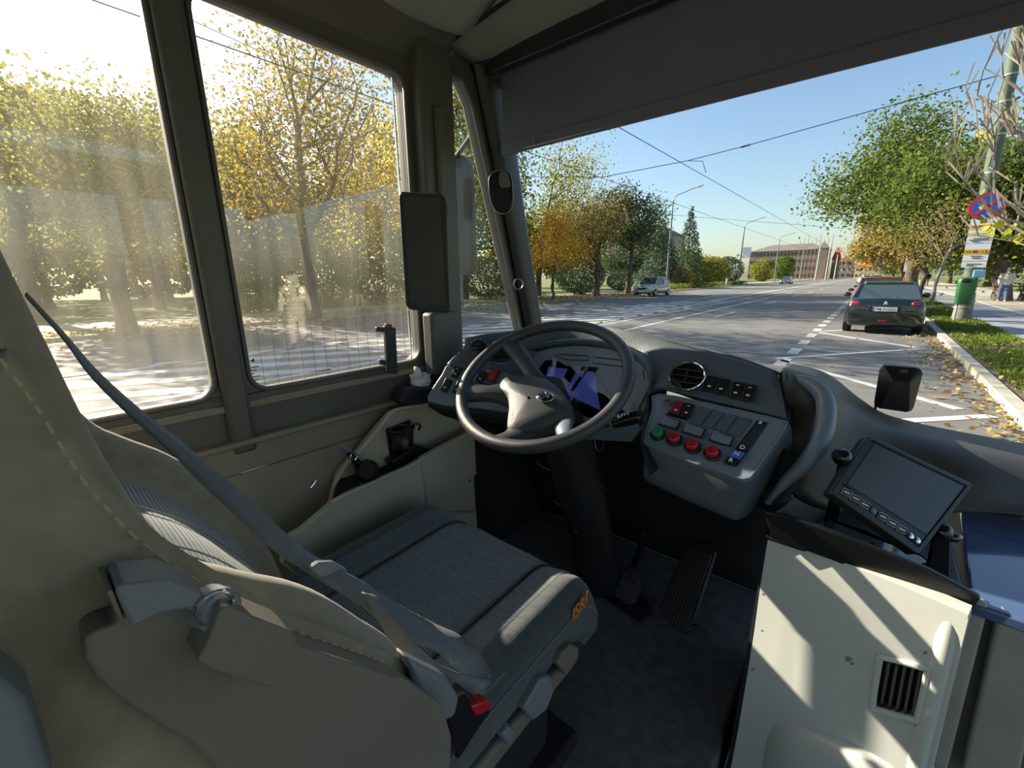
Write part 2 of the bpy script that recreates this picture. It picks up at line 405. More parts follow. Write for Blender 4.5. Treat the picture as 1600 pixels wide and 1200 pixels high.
# right side of the bus: entry door and windows (outside the frame, lets the daylight in)
rw = holes_plate([(-3.2, .2), (1.72, .2), (1.62, 2.30), (-3.2, 2.30)], [[(1.68, .45), (1.59, 2.1), (.65, 2.1), (.65, .45)], [(.55, .45), (.55, 2.1), (-.1, 2.1), (-.1, .45)], [(-.3, 1.1), (-.3, 2.1), (-1.5, 2.1), (-1.5, 1.1)], [(-1.7, 1.1), (-1.7, 2.1), (-3.0, 2.1), (-3.0, 1.1)]], lambda u, v: (1.15, u, v), (.05, 0, 0))
structure(rw.build('wall_right', M_['pillar_plastic']))
# ------------------------------------------------------------------ steering wheel
WC = V((-.6078, .8343, 1.3573)); a_, b_ = .1514, .5638
WN = V((math.sin(a_)*math.sin(b_), -math.cos(a_)*math.sin(b_), math.cos(b_)))
Wr, Wu, _ = frame_of(WN, (0, .4, 1))
def WP(px, py, h=0): return AP(px, py, WC+WN*h, WN)
sw = empty('steering_wheel', WC-WN*.05, 'large black three-spoke steering wheel with an oval chrome arrow emblem on its hub', 'steering wheel')
rim = MB().tube([WC+(Wr*math.cos(t)+Wu*math.sin(t))*.213 for t in [2*PI*k/72 for k in range(72)]], .0155, 14, closed=True)
rim.build('rim', M_['wheel_plastic'], sw)
def spoke(pts_w, depth=-.02):   # list of (px_left,px_right) pairs from hub to rim on the wheel's plane
    rowsA = []
    for (ax, ay), (bx, by), h in pts_w:
        A = WP(ax, ay, h); B = WP(bx, by, h); C = (A+B)/2+WN*.008
        rowsA.append([A-WN*.014, A, C, B, B-WN*.014])
    return MB().grid(interp_rows([smooth_path(r, 3) for r in rowsA], 5))
# hub pad and spokes: left arm, lower left arm, right arm, upper arm
hub = MB(); hubp = [(792, 590), (830, 589), (862, 598), (885, 620), (896, 645), (880, 655), (850, 668), (815, 679), (793, 674), (795, 640), (792, 622), (780, 606)]
hp = smooth_path([WP(x, y, -.022) for x, y in hubp], 4, True); hc = sum(hp, V((0, 0, 0)))/len(hp)
r1 = [p for p in hp]; r2 = [hc+(p-hc)*.93+WN*.010 for p in hp]; r3 = [hc+(p-hc)*.6+WN*.018 for p in hp]; r4 = [hc+(p-hc)*.05+WN*.02 for p in hp]; r0 = [p-WN*.03 for p in hp]
hub.grid([r0, r1, r2, r3, r4], closed=True); hub.build('hub_cover', M_['wheel_plastic'], sw, smooth=60)
sp = spoke([((830, 594), (803, 636), -.04), ((780, 602), (782, 625), -.022), ((760, 604), (760, 620), -.012), ((733, 596), (724, 622), -.004), ((722, 590), (716, 625), 0)]); sp.build('spoke', M_['wheel_plastic'], sw, solid=.004, off=-1, smooth=60)
sp = spoke([((803, 640), (850, 668), -.04), ((796, 670), (824, 680), -.024), ((782, 680), (808, 686), -.012), ((762, 684), (790, 696), -.004), ((750, 680), (780, 700), 0)]); sp.build('spoke', M_['wheel_plastic'], sw, solid=.004, off=-1, smooth=60)
sp = spoke([((858, 598), (818, 594), -.04), ((842, 580), (822, 588), -.028), ((824, 553), (812, 572), -.018), ((808, 536), (796, 552), -.008), ((800, 528), (786, 543), -.002)]); sp.build('spoke', M_['wheel_plastic'], sw, solid=.004, off=-1, smooth=60)
sp = spoke([((892, 640), (862, 662), -.04), ((893, 655), (868, 672), -.022), ((893, 672), (872, 686), -.012), ((892, 688), (874, 696), -.004)]); sp.build('spoke', M_['dash_light'], sw, solid=.004, off=-1, smooth=60)
ec = WP(851.5, 620, .004)
er, eu = Wr, Wu
em = MB().ell(ec, (.0215, .0145, .0045), Matrix((er, eu, WN)).transposed(), 28, 8); em = em.build('emblem', M_['black_gloss'], sw)
eb = MB().tube([ec+(er*math.cos(t)*.0215+eu*math.sin(t)*.0145) for t in [2*PI*k/40 for k in range(40)]], .0014, 6, closed=True)
def E2(u, v, h=.0046): return ec+er*u+eu*v+WN*h
eb.prism([E2(-.0165, -.004), E2(-.006, .0095), E2(-.0005, .0035), E2(-.006, -.0015), E2(-.0105, -.0065)], WN*.0012)
eb.prism([E2(-.0045, .0105), E2(.006, .0105), E2(.0165, -.003), E2(.008, -.001), E2(.001, .006)], WN*.0012)
eb.prism([E2(-.006, -.0115), E2(-.0015, -.0115), E2(.0035, -.002), E2(.0135, -.006), E2(.0045, .0045)], WN*.0012)
eb.build('arrow_mark', M_['chrome'], em, bevel=.0004)
# column and stalk
cl = empty('steering_column', (-.6, 1.0, FZ), 'black steering column shroud rising from the floor behind the steering wheel', 'steering column')
MB().tube([WC-WN*.04, WC-WN*.17, WC-WN*.17+V((0, .06, -.08)), V((-.6, 1.02, 1.0)), V((-.6, 1.1, .8)), V((-.6, 1.18, FZ))], [.05, .06, .07, .075, .07, .08], 16).build('shroud', M_['dash_dark'], cl)
MB().lathe(WP(895, 665, -.085), WN, [(0, .03), (.03, .03)], 16).build('collar', M_['black'], cl)
ring = MB().tube([AY(936, 690, .93)+V((.018*math.cos(t)*.7, 0, .026*math.sin(t))) for t in [PI*.9+k*PI*1.2/16 for k in range(17)]], .0012, 6); ring.build('key_ring', M_['metal_grey'], cl)
for pts in ([(838, 722), (848, 730), (860, 735)], [(905, 736), (925, 750), (950, 766)], [(866, 782), (873, 788), (880, 791)], [(897, 828), (902, 833)]):
    MB().tube([AY(x, y, 1.0) for x, y in pts], .0013, 6).build('cable', M_['metal_grey'], cl)
st = empty('control_stalk', WC-WN*.08, 'black steering column stalk with white symbols pointing right', 'control stalk')
s0 = AD(900, 676, .98); s1 = AD(958, 660, .96); s2 = AD(1000, 650, .93)
MB().tube([s0, s1], [.008, .007], 12).build('arm', M_['black'], st)
MB().tube([s1, s1.lerp(s2, .5), s2], [.0145, .0155, .0155], 20).build('grip', M_['black_gloss'], st, bevel=.002)
dv = (s2-s1).normalized(); MB().lathe(s2, dv, [(0, .013), (.006, .012), (.006, .006), (.009, .006)], 20).build('end_button', M_['black'], st)
MB().lathe(s1-dv*.001, -dv, [(0, .0152), (.003, .0152)], 20).build('collar_ring', M_['metal_grey'], st)
mk = MB(); tocam = (CAM-s1).normalized(); upn = (V((0, 0, 1))-dv*dv.z).normalized()
for t in (.25, .4, .5, .62): mk.box(s1.lerp(s2, t)+(tocam*.6+upn*.8).normalized()*.0155, (.006, .003, .0012), rot_of((tocam*.6+upn*.8), dv))
mk.build('symbols', M_['paint_white'], st)
# ------------------------------------------------------------------ dashboard
db = empty('dashboard', (-.55, 1.3, 1.0), 'grey textured dashboard wrapping round the driver with vents, switches and a digital instrument screen', 'dashboard')
top_px = [(727, 534, .90), (765, 526, .96), (800, 522, 1.03), (870, 514, 1.13), (930, 514, 1.16), (985, 521, 1.155), (1045, 531, 1.15), (1100, 546, 1.14), (1160, 563, 1.12), (1216, 584, 1.10)]
T = [AY(x, y, d) for x, y, d in top_px]
lip = [AY(x-(1 if i < 3 else 0), y+(9 if i < 3 else 12), d-.01) for i, (x, y, d) in enumerate(top_px)]
bot_px = [(700, 571, .845), (745, 584, .89), (785, 600, .95), (850, 655, 1.06), (920, 668, 1.08), (990, 655, 1.06), (1030, 612, 1.02), (1095, 628, 1.02), (1165, 644, 1.01), (1229, 660, 1.0)]
Bt = [AY(x, y, d) for x, y, d in bot_px]
midr = [a.lerp(b, .5) for a, b in zip(lip, Bt)]
back = [V((p.x*1.0, max(p.y+.28, 1.36) if abs(p.x) < .9 else p.y+.3, p.z-.17)) for p in T]
bd = MB().grid(patch([back, [p.lerp(q, .6)+V((0, 0, .006)) for p, q in zip(back, T)], T], 3, 4)); bd.build('top_cover', M_['dash_dark'], db, solid=.012, smooth=60)
fa = MB().grid(patch([T, lip, midr, Bt], 4, 4)); fa.build('fascia', M_['dash'], db, solid=.02, off=-1, smooth=50)
MB().tube(smooth_path([p+V((0, -.002, .0)) for p in T], 4), .0055, 8).build('edge_bead', M_['dash'], db)
# right end cheek of the fascia
MB().prism([AY(1216, 583, 1.10), AY(1229, 660, 1.0), AY(1236, 662, 1.03), AY(1243, 625, 1.10), AY(1236, 596, 1.16)], (0, .05, 0)).build('end_cheek', M_['dash_dark'], db, bevel=.004)
def fplane(pxs):
    P = [AY(*p) for p in pxs]; n = (P[1]-P[0]).cross(P[2]-P[0]).normalized()
    c = sum(P, V((0, 0, 0)))/len(P)
    if n.dot(CAM-c) < 0: n = -n
    return c, n
# instrument binnacle
c_i, n_i = fplane([(850, 560, 1.05), (1000, 560, 1.05), (930, 650, .99)])
arch = [(778, 610), (786, 588), (800, 572), (828, 553), (865, 543), (905, 540), (950, 545), (985, 558), (1008, 575), (1018, 600), (1014, 640), (1003, 668)]
def IP(x, y, h=0): return AP(x, y, c_i+n_i*h, n_i)
ap = smooth_path([IP(x, y, .0) for x, y in arch], 4)
hood = MB().grid(interp_rows([[p-n_i*.03 for p in ap], [p+n_i*.012 for p in ap], [p+n_i*.02+V((0, 0, .004)) for p in ap], [p+n_i*.016+V((0, 0, .016)) for p in ap], [p-n_i*.04+V((0, 0, .03)) for p in ap]], 3))
hood.build('binnacle_hood', M_['dash'], db, smooth=60)
bz = MB().prism([IP(x, y, .004) for x, y in arch]+[IP(985, 690, .004), IP(800, 680, .004)], -n_i*.01); bz.build('binnacle_panel', M_['dash_light'], db)
MB().prism([IP(x, y, .0065) for x, y in [(833, 587), (852, 563), (865, 560), (884, 571), (1004, 578), (1006, 592), (985, 648), (930, 655), (880, 640), (838, 622)]], -n_i*.003).build('screen_bezel', M_['screen_glass'], db)
scr = MB().prism([IP(x, y, .0085) for x, y in [(857, 573), (990, 588), (940, 642), (850, 600)]], -n_i*.002).build('display_screen', mat('display', '4a5296', rough=.12, var=.05, emit='3b4590', es=.12, coat=.4), db)
MB().prism([IP(x, y, .0105) for x, y in [(888, 576), (902, 577), (886, 606), (874, 601)]], -n_i*.001).build('screen_mark', M_['screen_glass'], scr)
MB().prism([IP(x, y, .0105) for x, y in [(912, 579), (917, 580), (895, 612), (891, 609)]], -n_i*.001).build('screen_mark', M_['screen_glass'], scr)
MB().prism([IP(x, y, .0105) for x, y in [(928, 581), (992, 588), (940, 644), (938, 640)]], -n_i*.001).build('screen_mark', M_['screen_glass'], scr)
for q in ([(866, 555), (874, 553), (918, 556), (919, 563), (885, 562)], [(928, 558), (975, 563), (975, 573), (926, 567)]):
    MB().tube([IP(x, y, .008) for x, y in q], .0012, 6, closed=True).build('trim_recess', M_['black'], db)
MB().prism([IP(x, y, .010) for x, y in [(995, 592), (1018, 597), (985, 662), (980, 662)]], -n_i*.006).build('card_slot', mat('slot_plate', '8f9694', rough=.5, bump=.5, bs=240, kind='X'), db)
# left control shelf
cS, nS = fplane([(705, 572, .85), (670, 625, .77), (770, 640, .86)])
def SP(x, y, h=0): return AP(x, y, cS+nS*h, nS)
shelf = [(702, 569), (690, 585), (672, 612), (668, 622), (671, 628), (700, 634), (740, 637), (800, 645), (830, 640), (822, 600), (790, 582), (745, 574)]
MB().prism(smooth_path([SP(x, y) for x, y in shelf], 3, True), -nS*.012).build('switch_shelf', M_['dash_light'], db, bevel=.003)
sk = MB(); sp_ = smooth_path([SP(x, y, -.011) for x, y in [(690, 585), (672, 612), (669, 624), (700, 634), (740, 637), (800, 645)]], 4)
sk.grid([[p for p in sp_], [p+V((0, .01, -.03)) for p in sp_], [p+V((.01, .03, -.05)) for p in sp_], [p+V((.02, .07, -.06)) for p in sp_]])
sk.build('shelf_skirt', M_['dash_dark'], db, solid=.006, smooth=60)
def rocker(P, n, u, w, h, m=None, frame=True, t=.006, sym=None):
    """rocker switch: frame, cap tilted, small white symbol"""
    r_, u_, n_ = frame_of(n, u); R = Matrix((r_, u_, n_)).transposed()
    fr = MB().box(P, (w*1.22, h*1.16, .003), R).build('switch', M_['black_matte'], db, bevel=.001)
    cp = MB(); 
    pts = [(-.5, -.5, .3), (.5, -.5, .3), (.5, 0, .55), (.5, .5, 1.2), (-.5, .5, 1.2), (-.5, 0, .55)]
    vs = [P+R @ V((a*w, b*h, c*t)) for a, b, c in pts]; base_ = [P+R @ V((a*w, b*h, 0)) for a, b, c in pts]
    cp.add(vs+base_, [(0, 1, 2, 5), (5, 2, 3, 4), (6, 7, 1, 0), (7, 8, 2, 1), (8, 9, 3, 2), (9, 10, 4, 3), (10, 11, 5, 4), (11, 6, 0, 5)])
    cp.build('rocker_cap', m or M_['black'], fr, bevel=.0012)
    if sym:
        sy_ = MB().box(P+R @ V((0, -.22*h, t*.50)), (w*.35, h*.10, .0012), R)
        if sym > 1: sy_.box(P+R @ V((0, .28*h, t*1.02)), (w*.3, h*.05, .0012), R)
        sy_.build('symbol', M_['paint_white'], fr, smooth=0)
    return fr
u_s = (SP(712, 572)-SP(690, 612)).normalized()
rocker(SP(713, 581, .004), nS, u_s, .02, .033, sym=2); rocker(SP(697, 602, .004), nS, u_s, .02, .036, sym=1); rocker(SP(716, 606, .004), nS, u_s, .02, .036, sym=1)
rocker(SP(752, 589, .004), nS, u_s, .02, .034, sym=1); hz = rocker(SP(770, 587, .004), nS, u_s, .022, .036, M_['red'])
tri = [SP(768, 590, .011), SP(774, 590.5, .011), SP(772, 584, .012)]; MB().tube(tri, .0006, 5, closed=True).build('hazard_triangle', M_['paint_white'], hz)
for x in (752, 762): rocker(SP(x, 603, .003), nS, u_s, .017, .010)
# vents
def vent(P, n, r, ringm, knob=False):
    R = rot_of(n); n = V(n).normalized()
    v = MB().lathe(P-n*.004, n, [(0, r*.93), (.006, r*.93), (.006, r*.85), (-.012, r*.8), (-.012, 0.001)], 32, capt=False).build('air_vent', M_['black'], db)
    MB().tube([P+R @ V((math.cos(t)*r, math.sin(t)*r, .003)) for t in [2*PI*k/40 for k in range(40)]], .0026, 8, closed=True).build('chrome_ring', ringm, v)
    sl = MB()
    for k in (-.45, 0, .45): sl.box(P+R @ V((0, k*r, 0)), (2*r*math.sqrt(1-k*k)*.86, .0025, .012), R @ Matrix.Rotation(.5, 3, 'X'))
    sl.box(P+R @ V((0, 0, .002)), (.003, r*.9, .01), R)
    sl.build('louvre', M_['dash_dark'], v)
    return v
rf = [AY(x, y, d) for x, y, d in [(1072, 588, 1.08)]][0]
c_f, n_f = fplane([(1020, 560, 1.09), (1215, 605, 1.06), (1040, 612, 1.02)])
def FP(x, y, h=0): return AP(x, y, c_f+n_f*(h+.012), n_f)
vent(FP(1073, 588, .010), n_f, .041, M_['chrome'])
MB().prism([FP(x, y, .002) for x, y in [(1010, 548), (1205, 590), (1224, 652), (1040, 608), (1018, 590)]], -n_f*.006).build('vent_panel', M_['dash'], db, bevel=.002)
for k, (x, y) in enumerate([(1110, 600), (1128, 604), (1151, 610), (1170, 614)]): rocker(FP(x, y, .006), n_f, (.0, .3, 1), .021, .038, sym=2 if k > 1 else 1)
n_l = (CAM-AY(746, 545, .92)+V((-.1, -.3, .1))).normalized()
PL = AY(748, 546, .905); vent(PL, n_l, .026, M_['black'])
dots = MB()
for k in range(7):
    t = PI*.95-k*PI*.95/6-.1; dots.ell(PL+rot_of(n_l) @ V((math.cos(t)*.032, math.sin(t)*.032, .004)), (.0016,)*3, None, 6, 4)
dots.build('dial_marks', M_['paint_white'], db)
vent(AY(783, 550, .93), n_l, .034, M_['chrome'])
# button console
c_b, n_b = fplane([(1028, 617, .99), (1229, 660, .98), (1166, 748, .845)])
def BP(x, y, h=0): return AP(x, y, c_b+n_b*h, n_b)
bc = [(1029, 616), (1135, 637), (1222, 657), (1228, 664), (1222, 676), (1178, 738), (1166, 747), (1148, 745), (1070, 718), (1012, 694), (1008, 684), (1020, 640)]
bcp = smooth_path([BP(x, y) for x, y in bc], 3, True)
MB().prism(bcp, -n_b*.02).build('button_console', M_['dash_light'], db, bevel=.003)
edge = MB().tube(bcp, .002, 6, closed=True).build('console_edge', M_['dash_light'], db)
low = [(1012, 694), (1070, 718), (1148, 745), (1166, 747), (1178, 738), (1222, 676), (1229, 662)]
lo2 = [(1008, 745), (1060, 770), (1135, 802), (1152, 804), (1170, 790), (1215, 730), (1236, 690)]
L1 = smooth_path([BP(x, y, -.01) for x, y in low], 4); dl = [.005, .012, .03, .035, .04, .06, .05]
L2 = smooth_path([BP(x, y, -.01)+V((0, k, 0)) for (x, y), k in zip(lo2, dl)], 4)
L2 = smooth_path([AY(x, y, BP(a, b).y+k) for (x, y), (a, b), k in zip(lo2, low, dl)], 4)
L15 = [p.lerp(q, .5)+n_b*.006 for p, q in zip(L1, L2)]
sk = MB().grid(interp_rows([L1, L15, L2, [p+V((0, .06, -.01)) for p in L2], [p+V((0, .25, .06)) for p in L2]], 4)); sk.build('console_skirt', M_['dash'], db, solid=.006, off=-1, smooth=60)
MB().prism([BP(x, y, -.008) for x, y in [(1010, 694), (1014, 745), (1000, 690), (1015, 600)]], (0, .12, 0)).build('console_side', M_['dash_dark'], db)
def bq(pts, m, h=.003, t=.004, name='blank_plate', bev=.001): return MB().prism([BP(x, y, h) for x, y in pts], -n_b*t).build(name, m, db, bevel=bev)
ub = (BP(1060, 630)-BP(1045, 660)).normalized(); rb = (BP(1120, 650)-BP(1060, 636)).normalized()
# bezels and blanks (positions read on the console's own plane)
bq([(1062, 627), (1087, 633), (1073, 656), (1040, 648)], M_['black'], .0022); bq([(1096, 635), (1132, 644), (1112, 669), (1076, 660)], M_['dash'], .003); bq([(1135, 645), (1175, 655), (1154, 682), (1114, 670)], M_['dash'], .003)
MB().tube([BP(x, y, .004) for x, y in [(1114, 640), (1096, 664)]], .0006, 5).build('seam', M_['black'], db); MB().tube([BP(x, y, .004) for x, y in [(1153, 650), (1134, 676)]], .0006, 5).build('seam', M_['black'], db)
rocker(BP(1058, 638, .005), n_b, ub, .018, .036, M_['red_dark'], sym=1); rocker(BP(1074, 642, .005), n_b, ub, .018, .036, sym=2)
for x, y in ((1046, 661), (1084, 673), (1127, 686)):
    rocker(BP(x, y, .005), n_b, -rb, .022, .038, M_['dash_light'])
lk = MB().lathe(BP(1043, 630, .0), n_b, [(0, .0105), (.004, .0105), (.004, .008), (.006, .007)], 24).build('key_lock', M_['chrome'], db)
for k, (x, y) in enumerate(((1028, 679), (1054, 688), (1082, 699), (1113, 710))):
    c = BP(x, y, .0)
    ho = MB().lathe(c, n_b, [(0, .0175), (.003, .0175), (.005, .0155), (.005, .012)], 28).build('push_button', M_['black'], db)
    MB().lathe(c+n_b*.004, n_b, [(0, .0125), (.009, .0125), (.0105, .011), (.0095, .009), (.0095, .001)], 28).build('button_cap', M_['green'] if k == 0 else M_['red'], ho, smooth=50)
    MB().tube([c+n_b*.0138+(rb*math.cos(t)+ub*math.sin(t))*.0042 for t in [.5+kk*.5 for kk in range(10)]], .0006, 5).build('symbol', M_['green'] if k == 0 else M_['red_dark'], ho)
# gear selector strip D N R
gs = bq([(1183, 656), (1200, 660), (1152, 728), (1131, 722)], M_['black'], .0022); gs.name = 'gear_selector'
def gk(pts, m, h=.006): return MB().prism([BP(x, y, h) for x, y in pts], -n_b*.005).build('gear_key', m, gs, bevel=.0015)
gk([(1183, 660), (1196, 663), (1170, 700), (1155, 696)], M_['dash_dark'], .0035)
gk([(1156, 693), (1170, 697), (1163, 707), (1148, 702)], M_['black']); gk([(1147, 702), (1164, 707), (1156, 717), (1139, 712)], M_['blue_key'], .008); gk([(1138, 712), (1155, 717), (1147, 727), (1130, 722)], M_['black'])
tx = (BP(1164, 700)-BP(1150, 696)).normalized()
text_part('D', BP(1160, 699, .0065), n_b, ub, .013, M_['paint_white'], gs, bold=True, rightv=tx); text_part('N', BP(1151, 709, .0085), n_b, ub, .013, M_['paint_white'], gs, bold=True, rightv=tx); text_part('R', BP(1142, 719, .0065), n_b, ub, .013, M_['paint_white'], gs, bold=True, rightv=tx)
MB().prism([BP(x, y, .0045) for x, y in [(1187, 658), (1191, 659), (1189, 662), (1185, 661)]], -n_b*.001).build('indicator', M_['paint_white'], gs)
# knee panel, dark and deep under the dash
kp = MB().grid(patch([[(-1.05, 1.02, 1.12), (-.8, 1.15, 1.15), (-.5, 1.25, 1.15), (-.1, 1.2, 1.15)], [(-1.05, 1.25, .9), (-.8, 1.38, .9), (-.5, 1.42, .9), (-.12, 1.42, .9)], [(-1.05, 1.42, .56), (-.8, 1.46, .56), (-.5, 1.46, .56), (-.12, 1.46, .56)]], 3, 3))
kp.build('knee_panel', M_['black_matte'], db, solid=.01)
MB().bb(-1.07, -1.03, .99, 1.44, FZ, 1.2).build('knee_side_panel', M_['black_matte'], db)
# ------------------------------------------------------------------ driver's seat
seat = empty('driver_seat', (-.615, .4, FZ), "driver's seat in grey ribbed fabric with orange lettering on the cushion side", 'seat')
XL, XR = -.872, -.358
def cush_z(u, v):
    """u -1..1 across, v 0..1 back to front"""
    b = .030*max(0, (abs(u)-.62)/.38)**.8 if abs(u) > .62 else 0
    e = max(0, (abs(u)-.86)/.14); b -= .040*e**2
    w = max(0, (v-.8)/.2); return .985+.012*v+b-.055*w**2.2-.008*(1-abs(u))*1
NU, NV = 44, 26
def cpt(u, v):
    y = .20+.52*v-.035*abs(u)**3*(1 if v > .7 else 0)*((v-.7)/.3 if v > .7 else 0)
    return V(((XL+XR)/2+(XR-XL)/2*u, y, cush_z(u, v)))
rows = []
for j in range(NV+1):
    v = j/NV; r = []
    r += [cpt(-1, v)+V((.02, 0, -.12)), cpt(-1, v)+V((-.004, 0, -.07)), cpt(-1, v)+V((-.003, 0, -.012))]
    r += [cpt(-1+2*i/NU, v) for i in range(NU+1)]
    r += [cpt(1, v)+V((.003, 0, -.012)), cpt(1, v)+V((.004, 0, -.07)), cpt(1, v)+V((-.02, 0, -.12))]
    rows.append(r)
fr = rows[-1]; n_ = len(fr)
zf = lambda p: p
rows.append([V((p.x, p.y+.012, p.z-.022)) for p in fr]); rows.append([V((p.x, p.y+.006, max(.862, min(p.z-.07, .90)))) for p in fr]); rows.append([V((-.615+(p.x+.615)*.93, p.y-.03, .855)) for p in fr])
rows[-3] = [V((p.x, p.y, max(p.z, .868))) for p in rows[-3]]
cu = MB().grid(rows); cu.build('seat_cushion', M_['fabric_dark'], seat, smooth=60)
def ins(u0, u1, v0, v1, m, nm, lift=.006):
    rr = []
    for j in range(17):
        v = v0+(v1-v0)*j/16
        for_ = []
        for i in range(15):
            a = i/14; uu = u0+(u1-u0)*a; ed = min(1, min(a, 1-a)*9)**.5
            p = cpt(uu, v); 
            if v > 1: pass
            for_.append(p+V((0, 0, lift*ed-.001)))
        rr.append(for_)
    return MB().grid(rr).build(nm, m, seat, smooth=60)
ins(-.52, .52, .02, 1.0, M_['fabric_rib'], 'cushion_insert'); ins(.56, .80, .05, .99, M_['fabric_rib'], 'bolster_insert', .004); ins(-.80, -.56, .05, .99, M_['fabric'], 'bolster_insert', .004)
for u in (-.54, .54): MB().tube([cpt(u, v/20)+V((0, 0, .0005)) for v in range(21)], .002, 6).build('seam', M_['black_matte'], seat)
MB().tube([cpt(1, v/30)+V((.0045, 0, -.018)) for v in range(31)]+[rows[-3][-3]+V((0, .0, 0))], .0022, 6).build('piping', M_['fabric_rib'], seat)
tl = text_part('ISRI', AX(905, 950, -.3515), (1, 0, 0), (0, 0, 1), .036, M_['orange'], seat, 'embroidered_lettering', .001, True, .25, (0, 1, .12))
# base and suspension
MB().bb(-.80, -.40, .16, .60, .60, .86).build('suspension_cover', M_['black_matte'], seat, bevel=.03)
MB().bb(-.84, -.37, .12, .66, .555, .60).build('base_plate', M_['black_matte'], seat, bevel=.01)
MB().bb(-.385, -.355, .15, .62, .835, .875).build('side_rail', M_['seat_plastic'], seat, bevel=.008)
def lever(pxs, m, x=-.34, nm='lever'):
    MB().prism([AX(a, b, x) for a, b in pxs], (-.02, 0, 0)).build(nm, m, seat, bevel=.004)
lever([(872, 1038), (880, 1020), (893, 1008), (905, 1012), (905, 1028), (886, 1057)], M_['seat_plastic']); lever([(818, 1108), (845, 1062), (860, 1056), (868, 1075), (855, 1110), (833, 1127)], M_['seat_plastic_grey']); lever([(785, 1150), (796, 1135), (806, 1140), (804, 1155), (795, 1167)], M_['seat_plastic_grey'], -.345)
# backrest: lofted cross-sections, its right side towards the camera
ST = [(.96, .275), (1.03, .262), (1.087, .250), (1.154, .231), (1.21, .208), (1.25, .182), (1.285, .160), (1.312, .141), (1.338, .118), (1.36, .093), (1.38, .072), (1.397, .056), (1.434, .038), (1.49, .024), (1.558, .014), (1.615, .006), (1.72, -.008), (1.85, -.03), (1.97, -.06), (2.02, -.10)]
def tang(i):
    a = ST[max(i-1, 0)]; b = ST[min(i+1, len(ST)-1)]; t = V((0, b[1]-a[1], b[0]-a[0])).normalized(); return V((0, -t.z, t.y))  # pointing backwards
rows = []
for i, (z, y) in enumerate(ST):
    nb = tang(i); k = max(0, (z-1.7)/.35); sh = 1-.3*k*k
    c = V((-.615, y, z)); r = []
    for xo, back in ((-.20, .14), (-.275, .11), (-.29, .06), (-.275, .015), (-.245, .0), (-.215, .012), (-.18, .045), (-.09, .055), (0, .052), (.09, .055), (.17, .048), (.21, .018), (.24, .001), (.262, .004), (.278, .02), (.288, .05), (.292, .10), (.285, .15), (.24, .175), (0, .185), (-.17, .175)):
        r.append(c+V((xo*sh, 0, 0))+nb*back)
    rows.append(r)
br = MB().grid(interp_rows([smooth_path(r, 3, True) for r in rows], 2), closed=True); nn_ = len(rows[0])*3; br.f.append(tuple(range(nn_))[::-1]); br.f.append(tuple(range(len(br.v)-nn_, len(br.v)))); br.build('backrest', M_['fabric_side'], seat, smooth=60)
def backpt(z, xo, back):
    for i in range(len(ST)-1):
        if ST[i][0] <= z <= ST[i+1][0]:
            t = (z-ST[i][0])/(ST[i+1][0]-ST[i][0]); y = ST[i][1]+(ST[i+1][1]-ST[i][1])*t
            nb = tang(i).lerp(tang(i+1), t).normalized(); return V((-.615+xo, y, z))+nb*back
# centre insert, paler rib cloth
rr = []
for k in range(30):
    z = 1.0+.68*k/29; rr.append([backpt(z, xo, b) for xo, b in ((-.165, .045), (-.09, .050), (0, .047), (.09, .050), (.165, .045))])
MB().grid([smooth_path(r, 3) for r in rr]).build('backrest_insert', M_['fabric_rib'], seat, smooth=60)
for xo in (-.06, .06): MB().tube([backpt(1.0+.66*k/30, xo, .046) for k in range(31)], .0012, 5).build('seam', M_['thread_pale'], seat)
# stitching dashes along the outer bolster
def dashes(pts, r, m, nm, parent, step=.009):
    P = smooth_path(pts, 12); mb = MB(); acc = 0; on = True; st_ = P[0]
    for a, b in zip(P, P[1:]):
        acc += (b-a).length
        if acc > (step*.65 if on else step*.35):
            if on: mb.tube([st_, b], r, 5)
            on = not on; acc = 0; st_ = b
    return mb.build(nm, m, parent)
def sidept(px, py, bk):   # a point on the outer side surface under pixel
    p = AX(px, py, -.318); return p
dashes([AX(x, y, xx+.016) for x, y, xx in [(0, 560, -.333), (60, 640, -.332), (105, 712, -.331), (150, 775, -.330), (230, 855, -.328), (330, 920, -.326), (440, 978, -.324), (540, 1013, -.324), (602, 1036, -.326)]], .0007, M_['thread'], 'stitching', seat, .007)
# side skin of the backrest shell, plastic
sk_rows = [[(0, 545, -.336), (60, 625, -.335), (150, 760, -.333), (230, 842, -.331), (330, 905, -.329), (440, 963, -.328), (540, 1000, -.328), (640, 1045, -.332), (668, 1095, -.34)],
 [(-40, 700, -.328), (10, 760, -.326), (90, 850, -.322), (180, 905, -.318), (280, 960, -.316), (400, 1020, -.316), (520, 1050, -.318), (630, 1075, -.324), (672, 1110, -.334)],
 [(-60, 900, -.322), (0, 960, -.318), (70, 1010, -.312), (150, 1060, -.308), (260, 1110, -.306), (400, 1160, -.306), (520, 1170, -.308), (630, 1150, -.314), (680, 1140, -.324)],
 [(-80, 1150, -.318), (20, 1180, -.312), (100, 1230, -.306), (200, 1290, -.300), (300, 1330, -.298), (400, 1360, -.298), (520, 1340, -.300), (630, 1300, -.306), (700, 1250, -.318)]]
MB().grid(patch([[AX(*p) for p in r] for r in sk_rows], 4, 4)).build('side_cover', M_['fabric_side'], seat, solid=.012, off=-1, smooth=60)
hs = [(170, 925), (185, 912), (262, 906), (320, 935), (345, 975), (400, 985), (468, 1010), (560, 1040), (640, 1068), (690, 1100), (706, 1150), (700, 1330), (450, 1330), (300, 1162), (255, 1140), (200, 1105), (150, 1062), (132, 1030), (130, 1000), (150, 985), (185, 975)]
